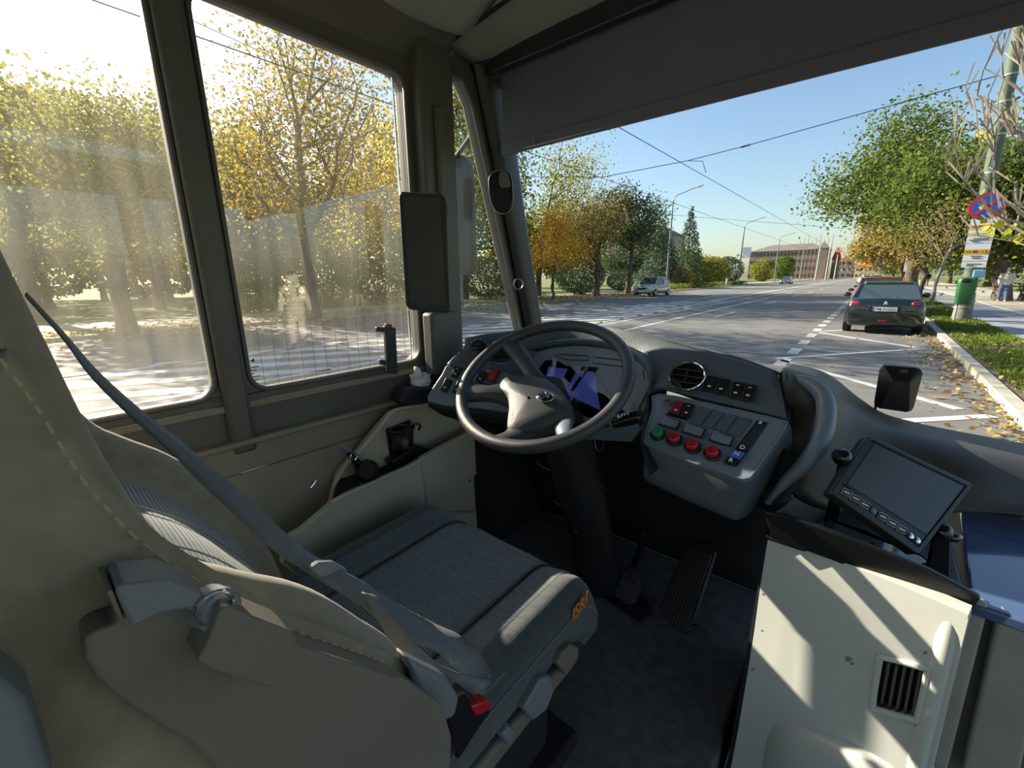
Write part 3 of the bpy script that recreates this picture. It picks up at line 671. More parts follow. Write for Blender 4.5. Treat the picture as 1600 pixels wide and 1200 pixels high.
MB().prism([AX(x, y, -.282) for x, y in hs], (-.03, 0, 0)).build('recliner_housing', M_['seat_plastic'], seat, bevel=.008, seg=3)
cap = [(180, 925), (188, 913), (262, 906), (318, 930), (338, 968), (290, 952), (250, 960), (205, 982)]
MB().prism([AX(x, y, -.268) for x, y in cap], (-.03, 0, 0)).build('housing_cap', M_['seat_plastic_grey'], seat, bevel=.004)
MB().prism([AX(x, y, -.270) for x, y in [(166, 924), (176, 922), (200, 985), (194, 980), (180, 955)]], (-.03, 0, 0)).build('cap_rim', M_['seat_plastic'], seat, bevel=.002)
kb = MB().lathe(AX(336, 950, -.275), (1, .2, .2), [(-.01, .012), (.006, .012), (.008, .010)], 20).build('adjuster_knob', M_['seat_plastic_grey'], seat)
MB().tube([AX(336, 950, -.266)+V((0, .009*math.cos(t), .010*math.sin(t))) for t in [k*2*PI/20 for k in range(20)]], .0013, 6, closed=True).build('chrome_ring', M_['chrome'], kb)
MB().prism([AX(x, y, -.258) for x, y in [(345, 952), (356, 948), (450, 985), (464, 997), (462, 1015), (440, 1062), (420, 1075), (330, 1048), (308, 1035), (325, 1005)]], (-.03, 0, 0)).build('adjuster_box', M_['seat_plastic'], seat, bevel=.006, seg=3)
MB().prism([AX(x, y, -.30) for x, y in [(640, 1030), (668, 1045), (700, 1060), (720, 1090), (712, 1122), (690, 1132), (665, 1110), (650, 1075)]], (-.03, 0, 0)).build('buckle_bracket', M_['seat_plastic_grey'], seat, bevel=.006)
# ------------------------------------------------------------------ seat belt
belt = empty('seat_belt', AX(745, 1105, -.33), 'grey seat belt webbing running diagonally over the seat to a red-buttoned buckle', 'seat belt')
def ribbon(up_, lo_, nm, m, th=.0018):
    A = smooth_path([AX(*p) for p in up_], 5); B = smooth_path([AX(*p) for p in lo_], 5)
    n = len(A); rows = [[a.lerp(b, t) for t in (0, .33, .66, 1)] for a, b in zip(A, B)]
    return MB().grid(rows).build(nm, m, belt, solid=th, off=0, smooth=60)
ribbon([(40, 455, -.86), (100, 520, -.83), (150, 577, -.80), (210, 632, -.76), (270, 680, -.72), (340, 738, -.67), (395, 785, -.63), (440, 828, -.59), (490, 868, -.55), (560, 905, -.50), (620, 943, -.455), (680, 975, -.42), (722, 995, -.395), (752, 1025, -.375), (769, 1056, -.36)],
       [(38, 462, -.855), (97, 528, -.82), (143, 590, -.785), (205, 652, -.74), (262, 702, -.70), (325, 765, -.65), (378, 815, -.61), (430, 862, -.57), (478, 893, -.535), (545, 935, -.485), (590, 965, -.45), (637, 1000, -.41), (680, 1016, -.385), (705, 1040, -.365), (752, 1074, -.348)], 'webbing', M_['webbing'])
ribbon([(585, 930, -.47), (620, 965, -.43), (650, 1008, -.40), (690, 1040, -.375), (730, 1055, -.355), (770, 1062, -.345), (790, 1050, -.34)],
       [(565, 925, -.475), (600, 985, -.435), (640, 1035, -.40), (680, 1075, -.372), (715, 1098, -.352), (755, 1086, -.338), (786, 1054, -.338)], 'lap_webbing', M_['webbing'])
bkl = MB().prism([AX(x, y, -.325) for x, y in [(700, 1095), (728, 1078), (750, 1100), (770, 1110), (742, 1150), (716, 1190), (705, 1150)]], (-.024, 0, 0)).build('buckle', M_['black'], belt, bevel=.004)
MB().prism([AX(x, y, -.318) for x, y in [(737, 1105), (763, 1094), (770, 1108), (745, 1120)]], (-.018, 0, 0)).build('release_button', M_['red'], belt, bevel=.002)
lat = MB().prism([AX(x, y, -.52) for x, y in [(484, 890), (500, 880), (522, 879), (545, 892), (540, 905), (505, 908)]], (-.012, 0, 0)).build('tongue', M_['seat_plastic_grey'], belt, bevel=.003)
# ------------------------------------------------------------------ beige side console
con = empty('side_console', (-1.0, .7, FZ), 'pale beige moulded side console with an open storage pocket below the driver window', 'side console')
XO = -1.045; XI = -.955
back = [(563, 706), (590, 672), (613, 645), (635, 638), (667, 634), (700, 650), (742, 670), (745, 780), (747, 860), (640, 860), (600, 800), (540, 800), (520, 786), (533, 739)]
MB().prism([AX(x, y, XO) for x, y in back], (-.03, 0, 0)).build('back_panel', M_['beige_panel'], con, bevel=.004)
front = [(454, 837), (472, 827), (520, 786), (546, 771), (590, 751), (640, 729), (657, 718), (664, 760), (666, 790), (700, 800), (745, 800), (750, 900), (700, 930), (600, 960), (500, 930), (440, 880)]
fpp = [AX(x, y, XI) for x, y in front]
MB().prism(fpp, (-.02, 0, 0)).build('front_panel', M_['beige_panel'], con, bevel=.004)
# knee-side cheek joining the two
ck = [(657, 716), (742, 672), (745, 742), (741, 744), (745, 805), (668, 800), (664, 760)]
MB().prism([AX(x, y, -.965) for x, y in ck], (-.02, 0, 0)).build('cheek_panel', M_['beige_panel'], con, bevel=.004)
MB().lathe(AX(734, 751, -.962), (1, 0, 0), [(0, .005), (.003, .004)], 12).build('screw', M_['metal_grey'], con)
rimp = smooth_path([AX(*p) for p in [(454, 839, XI), (472, 827, XI-.01), (500, 801, XI-.03), (516, 784, XO), (524, 755, XO), (540, 728, XO), (563, 704, XO), (590, 672, XO), (611, 646, XO), (622, 640, XO), (640, 637, XO), (668, 633, XO)]], 5)
MB().tube(rimp, .0065, 8).build('rim_bead', M_['beige_panel'], con)
rim2 = smooth_path([AX(*p) for p in [(516, 786, XI), (546, 771, XI), (590, 751, XI), (640, 729, XI), (660, 715, XI)]], 5)
MB().tube(rim2, .006, 8).build('rim_bead', M_['beige_panel'], con)
XJ = XI-.024
MB().add([AX(520, 786, XJ), AX(657, 718, XJ), AX(657, 712, XO), AX(530, 748, XO), AX(520, 786, XJ)-V((0, 0, .02)), AX(657, 718, XJ)-V((0, 0, .02)), AX(657, 712, XO)-V((0, 0, .02)), AX(530, 748, XO)-V((0, 0, .02))], [(0, 1, 2, 3), (4, 5, 6, 7), (0, 1, 5, 4), (1, 2, 6, 5), (2, 3, 7, 6), (3, 0, 4, 7)]).build('pocket_floor', M_['black_matte'], con, bevel=.001)
# ledge shelf ahead of the console, with a cup and tissues
lg = MB().prism([AX(x, y, -1.045) for x, y in [(640, 606), (700, 600), (702, 660), (668, 636), (640, 637), (625, 630), (634, 612)]], (-.06, 0, 0)).build('ledge_shelf', M_['dash_dark'], bevel=.01)
tag(lg, 'dark plastic ledge under the window pillar, carrying the pack of tissues', 'shelf')
ch = empty('cup_holder', AX(625, 700, -1.0), 'black folding cup holder clipped to the beige side console', 'cup holder')
MB().prism([AX(x, y, -1.038) for x, y in [(604, 671), (642, 656), (650, 716), (612, 722)]], (-.008, 0, 0)).build('back_plate', M_['black'], ch, bevel=.002)
MB().prism([AX(x, y, -1.0) for x, y in [(612, 722), (650, 695), (681, 702), (680, 708), (655, 722), (620, 734)]], (-.035, 0, 0)).build('lower_shelf', M_['black'], ch, bevel=.003)
ctr = AX(628, 670, -1.005)
MB().tube([ctr+V((.03*math.cos(t), .036*math.sin(t), 0)) for t in [2*PI*k/28 for k in range(28)]], .004, 8, closed=True).build('ring', M_['black'], ch)
MB().lathe(ctr+V((0, 0, -.055)), (0, 0, 1), [(0, .028), (.055, .032)], 24, capt=False).build('cup_sleeve', M_['black'], ch, solid=.002)
MB().tube(smooth_path([AX(*p) for p in [(640, 664, -1.0), (652, 662, -.99), (657, 666, -.985), (654, 671, -.98)]], 4), .004, 8).build('hook', M_['black'], ch)
fan = empty('ball_mount_camera', AX(573, 752, -1.0), 'black ball-jointed device with a disc-shaped knob standing in the console pocket', 'device')
c0 = AX(573, 735, -.985); MB().ell(c0, (.032, .032, .030), None, 24, 14).build('body', M_['black'], fan)
MB().tube([c0+V((0, 0, -.05)), c0+V((0, 0, -.02))], [.03, .026], 20).build('foot', M_['black_matte'], fan)
MB().tube([c0+V((0, -.02, .02)), AX(553, 716, -.985), AX(545, 708, -.985)], [.012, .009, .007], 12).build('arm', M_['black'], fan)
MB().ell(AX(540, 702, -.985), (.018, .007, .015), rot_of((.2, -.6, .7)), 20, 10).build('knob', M_['seat_plastic_grey'], fan)
MB().tube([AX(553, 713, -.975)+V((0, .009*math.cos(t), .01*math.sin(t))) for t in [k*2*PI/14 for k in range(14)]], .002, 6, closed=True).build('wing_nut', M_['chrome'], fan)
MB().lathe(AX(573, 735, -.952), (.9, -.3, .3), [(0, .022), (.004, .020), (.004, .014)], 24).build('lens_ring', M_['black_matte'], fan)
wh = MB().tube([AX(x, y, -1.072) for x, y in [(485, 762), (490, 757), (494, 750)]], .0016, 6).build('wall_clip', M_['chrome']); tag(wh, 'small bent chrome clip on the dark wall left of the console', 'clip')
# tissues
ti = empty('tissue_pack', AX(657, 606, -1.075), 'crumpled white tissues in a clear pack on the dark ledge by the pillar', 'tissues')
t0 = AX(657, 592, -1.075); rt = random.Random(3); mb = MB()
rows = []
for i, (h, r) in enumerate(((-.028, .026), (-.015, .031), (.0, .030), (.012, .034))):
    rows.append([t0+V((math.cos(2*PI*k/16)*r*.8*(1+.15*rt.random()), math.sin(2*PI*k/16)*r*(1+.15*rt.random()), h+.006*rt.random())) for k in range(16)])
MB().grid(rows, closed=True).build('wrapper', M_['tissue'], ti, solid=.001, smooth=0)
mb.grid([[t0+V((.005, -.02, -.01)), t0+V((.01, .0, -.01)), t0+V((.0, .022, -.01))], [t0+V((.0, -.024, .016)), t0+V((.012, -.006, .022)), t0+V((.0, .018, .010))], [t0+V((-.004, -.02, .044)), t0+V((.004, -.008, .040)), t0+V((-.004, .008, .022))]])
mb.grid([[t0+V((-.01, 0, -.01)), t0+V((.006, .012, -.01)), t0+V((-.004, .03, -.01))], [t0+V((-.012, 0, .012)), t0+V((.01, .016, .018)), t0+V((.0, .036, .014))]])
mb.build('tissue', M_['tissue'], ti, solid=.0012, smooth=30)
# window latch
la = empty('window_latch', AX(606, 570, -1.09), 'dark window latch bar with a red tip at the front of the driver window', 'latch')
MB().prism([AX(x, y, -1.085) for x, y in [(602, 509), (619, 512), (622, 585), (606, 583)]], (-.014, 0, 0)).build('bar', M_['pillar_dark'], la, bevel=.003)
MB().prism([AX(x, y, -1.08) for x, y in [(589, 511), (603, 512), (604, 520), (589, 518)]], (-.01, 0, 0)).build('handle', M_['pillar_dark'], la, bevel=.002)
MB().prism([AX(x, y, -1.08) for x, y in [(594, 562), (604, 563), (605, 571), (594, 570)]], (-.01, 0, 0)).build('handle', M_['pillar_dark'], la, bevel=.002)
MB().prism([AX(x, y, -1.083) for x, y in [(604, 506), (613, 507), (613, 513), (604, 512)]], (-.012, 0, 0)).build('tip', M_['red_dark'], la, bevel=.001)
# tablet on the pillar
tb = empty('pillar_tablet', AX(665, 490, -1.03), 'tall dark tablet screen mounted on the window pillar', 'tablet')
n_t = V((.75, -.66, .02)).normalized(); pt = AX(660, 400, -1.02)
def TP(x, y, h=0): return AP(x, y, pt+n_t*h, n_t)
tp = [(627, 300), (687, 303), (693, 306), (697, 312), (703, 480), (702, 487), (697, 489), (642, 484), (637, 481), (634, 476), (623, 306)]
MB().prism([TP(x, y) for x, y in tp], -n_t*.02).build('casing', M_['dash_dark'], tb, bevel=.003)
MB().prism([TP(x, y, .001) for x, y in [(629, 308), (688, 310), (696, 476), (641, 473)]], -n_t*.001).build('screen', mat('tablet_screen', '3a3832', rough=.5), tb)
MB().tube([TP(x, y, .001) for x, y in [(627, 300), (687, 303)]], .0014, 6).build('edge_trim', M_['chrome'], tb)
vs_ = MB()
for k in range(4): vs_.box(TP(696, 322+k*5)+V((.0, .006, 0)), (.006, .004, .003))
vs_.build('speaker_slot', M_['black'], tb)
tb2 = MB().bb(-1.09, -1.04, .85, .97, 1.30, 1.50).build('tablet_bracket', M_['pillar_plastic'], bevel=.01); tag(tb2, 'dark box-shaped bracket on the pillar directly under the tablet', 'bracket')
# exterior mirror seen through the quarter light
mr = empty('exterior_mirror', AY(718, 430, 1.3), 'tall grey exterior mirror outside the small front side window', 'mirror')
mp_ = [(703, 239), (716, 239), (725, 244), (731, 254), (734, 275), (739, 412), (737, 425), (731, 430), (716, 429), (708, 424), (706, 410), (700, 250)]
mn_ = V((.32, -.95, 0)); MB().prism([AP(x, y, AY(718, 335, 1.30), mn_) for x, y in mp_], -mn_*.05).build('mirror_housing', mat('mirror_back', '3c3b37', rough=.7), mr, bevel=.01, seg=3)
MB().tube([AY(700, 262, 1.36), V((-1.19, 1.20, 2.10))], .008, 8).build('mirror_arm', M_['black'], mr)
# driver-monitoring unit on the front pillar, pull ring under it
pu = empty('pillar_camera', AX(785, 330, -1.06), 'glossy black oval camera unit fixed on the front pillar', 'camera')
n_p = V((.62, -.78, .05)).normalized(); pc = AX(784, 299, -1.055)
def PP(x, y, h=0): return AP(x, y, pc+n_p*h, n_p)
ov = [(773, 268), (783, 266), (793, 268), (799, 278), (801, 300), (801, 318), (797, 329), (788, 334), (779, 332), (771, 324), (766, 308), (764, 290), (765, 276)]
ovp = smooth_path([PP(x, y) for x, y in ov], 3, True)
MB().prism(ovp, -n_p*.03).build('housing', M_['black_gloss'], pu, bevel=.004, seg=3)
MB().tube(ovp, .0018, 6, closed=True).build('edge_ring', M_['metal_grey'], pu)
MB().prism(smooth_path([PP(x, y, .003) for x, y in [(770, 296), (780, 293), (792, 294), (797, 303), (798, 318), (793, 328), (784, 330), (775, 324), (770, 310)]], 3, True), -n_p*.004).build('lens_cover', M_['black'], pu, bevel=.001)
MB().prism(smooth_path([PP(x, y, .004) for x, y in [(781, 269), (792, 270), (796, 280), (797, 292), (781, 291)]], 3, True), -n_p*.005).build('reflector', M_['seat_plastic'], pu, bevel=.001)
rg = MB().tube([PP(810, 444)+rot_of(n_p) @ V((.017*math.cos(t), .019*math.sin(t), 0)) for t in [k*2*PI/28 for k in range(28)]], .0025, 8, closed=True).build('pull_ring', M_['metal_grey'])
tag(rg, 'small round metal ring fixed on the front pillar below the oval camera', 'ring')
# ------------------------------------------------------------------ roller sun blind
bl = empty('roller_sun_blind', (-.0, 1.2, 2.02), 'wide dark grey roller sun blind pulled down over the top of the windscreen', 'sun blind')
MB().bb(AY(762, 108, 1.17).x, 1.12, 1.155, 1.185, 2.245, 2.30).build('roller_housing', M_['pillar_dark'], bl, bevel=.004)
xl = AY(785, 180, 1.2).x
MB().add([(xl, 1.197, 2.27), (1.1, 1.197, 2.27), (1.1, 1.203, 2.02), (xl, 1.203, 2.02)], [(0, 1, 2, 3)]).build('blind_fabric', M_['sun_shade'], bl, solid=.002, smooth=0)
MB().bb(xl-.004, 1.1, 1.194, 1.212, 2.008, 2.045).build('pull_bar', M_['sun_shade'], bl, bevel=.006)
MB().lathe(AY(838, 221, 1.2)+V((0, -.01, .002)), (0, 0, -1), [(0, .005), (.006, .004)], 10).build('button', M_['seat_plastic_grey'], bl)
MB().tube([(xl-.035, 1.17, 2.262), (xl-.03, 1.20, 2.255), (xl, 1.20, 2.262)], .008, 10).build('end_pin', M_['metal_grey'], bl)
# ------------------------------------------------------------------ right-hand cowl, black worktop, monitor
cw = empty('windscreen_cowl', (.1, 1.3, 1.0), 'dark curved cowl moulding right of the switches, sweeping down along the windscreen', 'cowl')
A = [(1222, 582, 1.12), (1245, 586, 1.16), (1275, 596, 1.18), (1300, 612, 1.20), (1335, 640, 1.24), (1380, 668, 1.26), (1450, 688, 1.28), (1520, 703, 1.30), (1600, 719, 1.32), (1700, 740, 1.34)]
rA0 = [AY(x, y, d)+V((0, .3, -.06)) for x, y, d in A]; rA = [AY(x, y, d) for x, y, d in A]
B_ = [(1222, 600, 1.06), (1243, 602, 1.08), (1268, 612, 1.09), (1285, 632, 1.10), (1310, 668, 1.14), (1370, 700, 1.18), (1440, 722, 1.20), (1520, 745, 1.20), (1600, 772, 1.22), (1700, 800, 1.24)]
rB = [AY(*p) for p in B_]
C_ = [(1222, 640, 1.08), (1236, 650, 1.08), (1252, 665, 1.06), (1262, 690, 1.04), (1290, 730, 1.08), (1350, 750, 1.14), (1430, 765, 1.17), (1520, 778, 1.18), (1600, 796, 1.2), (1700, 820, 1.22)]
D_ = [(1216, 700, 1.0), (1222, 720, 1.0), (1226, 745, .99), (1240, 775, .98), (1280, 795, 1.02), (1340, 805, 1.08), (1430, 805, 1.14), (1520, 800, 1.17), (1600, 810, 1.18), (1700, 830, 1.2)]
MB().grid(patch([rA0, [p.lerp(q, .5)+V((0, 0, .015)) for p, q in zip(rA0, rA)], rA, [p.lerp(q, .45)+V((0, -.012, .008)) for p, q in zip(rA, rB)], rB, [AY(*p) for p in C_], [AY(*p) for p in D_]], 4, 4)).build('cowl_skin', mat('cowl_plastic', '4a4743', rough=.45, bump=.2, bs=500, kind='voronoi', var=.05), cw, solid=.012, off=-1, smooth=60)
hn = smooth_path([AY(*p) for p in [(1236, 592, 1.09), (1262, 598, 1.08), (1286, 618, 1.06), (1291, 650, 1.03), (1282, 690, .99), (1258, 725, .96), (1232, 748, .94), (1212, 770, .93), (1200, 785, .93)]], 5)
MB().tube(hn, [.008+.014*math.sin(PI*min(1, k/(len(hn)-1)*1.1+.05))**.8 if k < len(hn)-1 else .01 for k in range(len(hn))], 14, flat=.8).build('grab_moulding', M_['dash_light'], cw, smooth=70)
MB().grid(patch([[AY(1225, 700, .99), AY(1250, 720, .97)], [AY(1205, 745, .96), AY(1238, 760, .94)], [AY(1190, 775, .93), AY(1225, 790, .92)], [AY(1175, 785, .98), AY(1200, 800, .93)]], 4, 4)).build('lower_moulding', M_['dash_dark'], cw, solid=.01)
# black worktop
WZ = 1.118
wt = MB()
wt.add([V((-.108, .868, WZ)), V((.178, .858, WZ)), V((.5, .845, WZ)), V((.5, 1.30, WZ-.01)), V((.2, 1.27, WZ)), V((-.05, 1.12, WZ)), V((-.108, 1.0, WZ))], [(0, 1, 2, 3, 4, 5, 6)])
wkt = empty('black_worktop', (.1, 1.0, 1.05), 'glossy black worktop ledge under the small monitor', 'worktop')
MB().prism([V((-.095, .859, WZ)), V((.178, .859, WZ)), V((.178, 1.27, WZ)), V((-.05, 1.14, WZ)), V((-.095, 1.0, WZ))], (0, 0, -.012)).build('top', M_['black'], wkt, bevel=.006)
MB().prism([AY(x, y, .846) for x, y in [(1194, 800), (1230, 806), (1330, 842), (1450, 890), (1534, 934), (1514, 964), (1400, 918), (1300, 876), (1205, 842)]], (0, .012, 0)).build('front_band', M_['black'], wkt, bevel=.003)
MB().prism([V((.180, .850, WZ+.002)), V((.62, .84, WZ+.002)), V((.62, 1.33, WZ+.002)), V((.205, 1.27, WZ+.002))], (0, 0, -.02)).build('glossy_tray', M_['sky_tint_gloss'], wkt, bevel=.004)
fl = MB().prism([V(AZ(x, y, WZ+.004)) for x, y in [(1262, 822), (1300, 812), (1345, 826), (1395, 848), (1450, 872), (1446, 888), (1380, 868), (1300, 845), (1268, 832)]], (0, 0, -.0015)).build('clear_film', M_['acrylic_film'])
tag(fl, 'clear greenish acrylic sheet lying on the black worktop under the monitor', 'acrylic sheet')
# monitor
mo = empty('reversing_monitor', AZ(1400, 880, WZ), 'small dark monitor with a row of buttons under its screen, standing on the black worktop', 'monitor')
c_m, n_m = fplane([(1355, 678, 1.005), (1523, 757, 1.075), (1437, 868, .905)])
MTL, MTR, MBR, MBL = [AP(x, y, c_m, n_m) for x, y in [(1356, 679), (1523, 757), (1437, 868), (1297, 769)]]
def MP(u, v, h=0): return MTL.lerp(MTR, u).lerp(MBL.lerp(MBR, u), v)+n_m*h
mon_g = mat('monitor_case', '2c2d2b', rough=.35, var=.04)
MB().prism([MP(.0, .03), MP(.02, 0), MP(.98, 0), MP(1, .03), MP(1, .97), MP(.98, 1), MP(.02, 1), MP(0, .97)], -n_m*.022).build('case', mon_g, mo, bevel=.003)
MB().tube([MP(.06, .06, .001), MP(.95, .06, .001), MP(.95, .93, .001), MP(.06, .80, .001)], .0012, 6, closed=False).build('bezel_line', M_['black'], mo)
MB().prism([MP(.09, .09, .0012), MP(.93, .09, .0012), MP(.93, .78, .0012), MP(.09, .78, .0012)], -n_m*.001).build('screen', M_['screen_grey'], mo)
mrr = (MTR-MTL).normalized(); mdd = (MBL-MTL).normalized()
for u in (.10, .20, .30, .50, .60, .70):
    c = MP(u+.03, .885, .002); w_, h_ = .0075, .0065
    bt = MB().prism([c-mrr*w_-mdd*h_, c+mrr*w_-mdd*h_, c+mrr*w_+mdd*h_, c-mrr*w_+mdd*h_], -n_m*.002).build('button', M_['black'], mo, bevel=.0006)
    MB().tube([c-mrr*w_-mdd*h_, c+mrr*w_-mdd*h_, c+mrr*w_+mdd*h_, c-mrr*w_+mdd*h_], .0005, 4, closed=True).build('outline', M_['paint_white'], bt)
    MB().prism([c-mrr*.005-mdd*.0014+n_m*.0004, c+mrr*.005-mdd*.0014+n_m*.0004, c+mrr*.005+mdd*.0014+n_m*.0004, c-mrr*.005+mdd*.0014+n_m*.0004], -n_m*.0006).build('caption', M_['tissue'], bt)
for u, m in ((.43, M_['seat_plastic_grey']), (.83, M_['chrome']), (.90, M_['chrome'])): MB().lathe(MP(u, .885, 0), n_m, [(0, .0052), (.002, .005), (.003, .003)], 16).build('dial', m, mo)
ml = MP(0, .42, -.012); mrt = MP(1, .62, -.012)
for p, s_ in ((ml, -1), (mrt, 1)):
    MB().lathe(p, mrr*s_, [(0, .012), (.006, .0165), (.014, .0165), (.019, .013), (.024, .009)], 20).build('clamp_knob', M_['black_gloss'], mo)
kz = mrt+mrr*.024; MB().ell(kz+mrr*.008, (.015, .009, .009), rot_of(n_m), 16, 8).build('knob_grip', M_['black_gloss'], mo)
MB().lathe(mrt-V((0, 0, .016))+n_m*.006, n_m, [(0, .004), (.004, .003)], 10).build('bolt', M_['chrome'], mo)
MB().prism([mrt+V((.002, 0, -.004)), mrt+V((.02, 0, -.004)), AZ(1484, 905, WZ+.001), AZ(1448, 898, WZ+.001)], n_m*-.006).build('bracket', M_['black'], mo, bevel=.001)
MB().prism([AZ(1440, 870, WZ+.004), AZ(1484, 905, WZ+.004), AZ(1400, 830, WZ+.004), AZ(1310, 800, WZ+.004), AZ(1300, 815, WZ+.004)], V((0, 0, -.003))).build('bracket_foot', M_['black'], mo)
MB().prism([ml+V((0, 0, -.0)), ml-mrr*.012, AZ(1290, 815, WZ), AZ(1310, 815, WZ)], n_m*-.006).build('bracket', M_['black'], mo, bevel=.001)
# sensor box on a stalk by the windscreen
se_ = empty('windscreen_sensor', AY(1366, 662, 1.34), 'black pyramid-faced sensor box on a thin stalk above the cowl', 'sensor')
def NP(x, y, h=0): return AY(x, y, 1.40-h)
sbx = [(1381, 571), (1432, 575), (1439, 578), (1442, 584), (1428, 636), (1424, 642), (1416, 644), (1374, 638), (1366, 634), (1366, 628), (1374, 580)]
sbp = [NP(x, y) for x, y in sbx]
top_ = [NP(x, y, .018) for x, y in [(1396, 595), (1421, 597), (1421, 598), (1421.5, 600), (1421, 638), (1420, 640), (1418, 641), (1379, 635), (1378, 634), (1378, 633), (1392, 597)]]
bx = MB(); bx.grid([[p+V((0, .025, 0)) for p in sbp], sbp, top_], closed=True); n0 = len(sbp); bx.f.append(tuple(range(n0))[::-1]); bx.f.append(tuple(range(2*n0, 3*n0)))
bx.build('box', M_['black'], se_, bevel=.0015, smooth=20)
lg_ = MB()
for k in range(3): lg_.prism([NP(1405+k*5, 578, .004), NP(1409+k*5, 578, .004), NP(1407+k*5, 583, .008), NP(1403+k*5, 583, .008)], (0, .003, 0))
lg_.prism([NP(1402, 583.5, .006), NP(1418, 585, .007), NP(1418, 586, .007), NP(1402, 584.5, .006)], (0, .003, 0)); lg_.build('printed_mark', M_['metal_grey'], se_, smooth=0)
MB().tube([AY(1369, 630, 1.40), AY(1366, 648, 1.38), AY(1364, 664, 1.34)], .0028, 8).build('stalk', M_['black'], se_)
# ------------------------------------------------------------------ white housing right of the pedals
PYW = .88
hw = empty('white_housing', (.05, .9, .3), 'scuffed white moulded housing with a recessed dark louvred vent, right of the pedals', 'housing')
wp_ = [(1200, 842), (1206, 838), (1225, 845), (1300, 872), (1400, 912), (1500, 955), (1512, 965), (1505, 1000), (1452, 1215), (1440, 1300), (1120, 1300), (1144, 1190), (1160, 1100), (1178, 990), (1190, 900)]
hole = [(1374, 1034), (1380, 1028), (1443, 1044), (1449, 1050), (1434, 1118), (1426, 1124), (1372, 1108), (1364, 1100)]
def wmap(q): return AY(q[0], q[1], PYW)
# slightly turned panel, grazed by the light from the driver's window
PN = V((-.24, -.97, 0)).normalized(); PO = AY(1200, 842, .875)
def HP(x, y, h=0): return AP(x, y, PO+PN*h, PN)
hr, hu, _n = frame_of(PN)
def to2(p): d = p-PO; return (d.dot(hr), d.dot(hu))
wpp = [to2(p) for p in smooth_path([HP(x, y) for x, y in wp_], 2, True)]; hpp = [to2(p) for p in smooth_path([HP(x, y) for x, y in hole], 3, True)]
pl = holes_plate(wpp, [hpp], lambda u, v: PO+hr*u+hu*v, -PN*.03); pl.build('panel', M_['white_panel'], hw, bevel=.008, seg=3, smooth=50)
# raised lip around the vent, right-hand rib, lower bulge
lp = smooth_path([HP(x, y, .002) for x, y in hole], 3, True); MB().tube(lp, .0045, 8, closed=True).build('vent_lip', M_['white_panel'], hw)
vn = MB().prism([HP(x, y, -.022) for x, y in hole], -PN*.004).build('vent_back', M_['black'], hw)
for k in range(5):
    x0 = 1386+k*12.5; MB().prism([HP(x0, 1036+k*2.6, -.008), HP(x0+5, 1037+k*2.6, -.008), HP(x0-8, 1108+k*2.6, -.008), HP(x0-13, 1107+k*2.6, -.008)], -PN*.008).build('vent_slat', M_['seat_plastic'], hw, bevel=.001)
MB().tube(smooth_path([HP(x, y, -.008) for x, y in [(1484, 960), (1478, 1000), (1462, 1070), (1440, 1160), (1425, 1240)]], 5), [.004, .007, .010, .012, .013]+[.014]*16, 12, flat=1).build('edge_rib', M_['white_panel'], hw)
bp_ = [[HP(x, y, -.02) for x, y in [(1215, 1110), (1230, 1118), (1290, 1138), (1350, 1160), (1430, 1190)]], [HP(x, y, h) for x, y, h in [(1205, 1150, -.01), (1232, 1160, .010), (1285, 1180, .016), (1345, 1200, .014), (1425, 1230, -.01)]], [HP(x, y, h) for x, y, h in [(1190, 1240, -.01), (1215, 1250, .016), (1270, 1260, .02), (1330, 1280, .018), (1415, 1310, -.01)]]]
MB().grid(patch(bp_, 4, 4)).build('lower_bulge', M_['white_panel'], hw, solid=.01, off=-1)
rs = random.Random(5); scm = mat('scuff', '8a8d86', rough=.7)
for x, y, l in ((1325, 1030, 7), (1331, 1037, 4), (1192, 928, 2.5), (1190, 985, 2), (1176, 1046, 4), (1352, 911, 2), (1445, 1020, 4), (1270, 1015, 1.5), (1372, 1068, 3)):
    a = rs.random()*3; q = [HP(x+math.cos(a+t)*l*(.6 if k % 2 else 1), y+math.sin(a+t)*l*.6, .0006) for k, t in enumerate((0, 1, 2.2, 3.1, 4.2, 5.2))]
    MB().prism(smooth_path(q, 4, True), -PN*.0005).build('scuff_mark', scm, hw, smooth=0)
MB().prism([HP(x, y, .0) for x, y in [(1186, 905), (1200, 842), (1144, 1190), (1118, 1300)]], (.0, .30, 0)).build('side_panel', M_['dash_dark'], hw)
# door struts
for k, (pp, lab, cat) in enumerate(([[(1518, 936), (1546, 948), (1478, 1215), (1440, 1215)], 'narrow grey-beige vertical door strip next to the white housing', 'door strip'], [[(1562, 955), (1640, 985), (1590, 1230), (1500, 1230)], 'wide grey-beige vertical door panel at the right edge of the picture', 'door panel'])):
    o = MB().prism([AY(x, y, .852) for x, y in pp], (0, .02, 0)).build('door_strip' if k == 0 else 'door_panel', M_['strut_grey'], bevel=.004); tag(o, lab, cat)
o = MB().prism([AY(x, y, .885) for x, y in [(1505, 955), (1640, 1010), (1600, 1300), (1420, 1300), (1450, 1215)]], (0, .01, 0)).build('door_backing', M_['seat_plastic']); tag(o, 'darker grey backing board behind the two beige door strips', 'board')
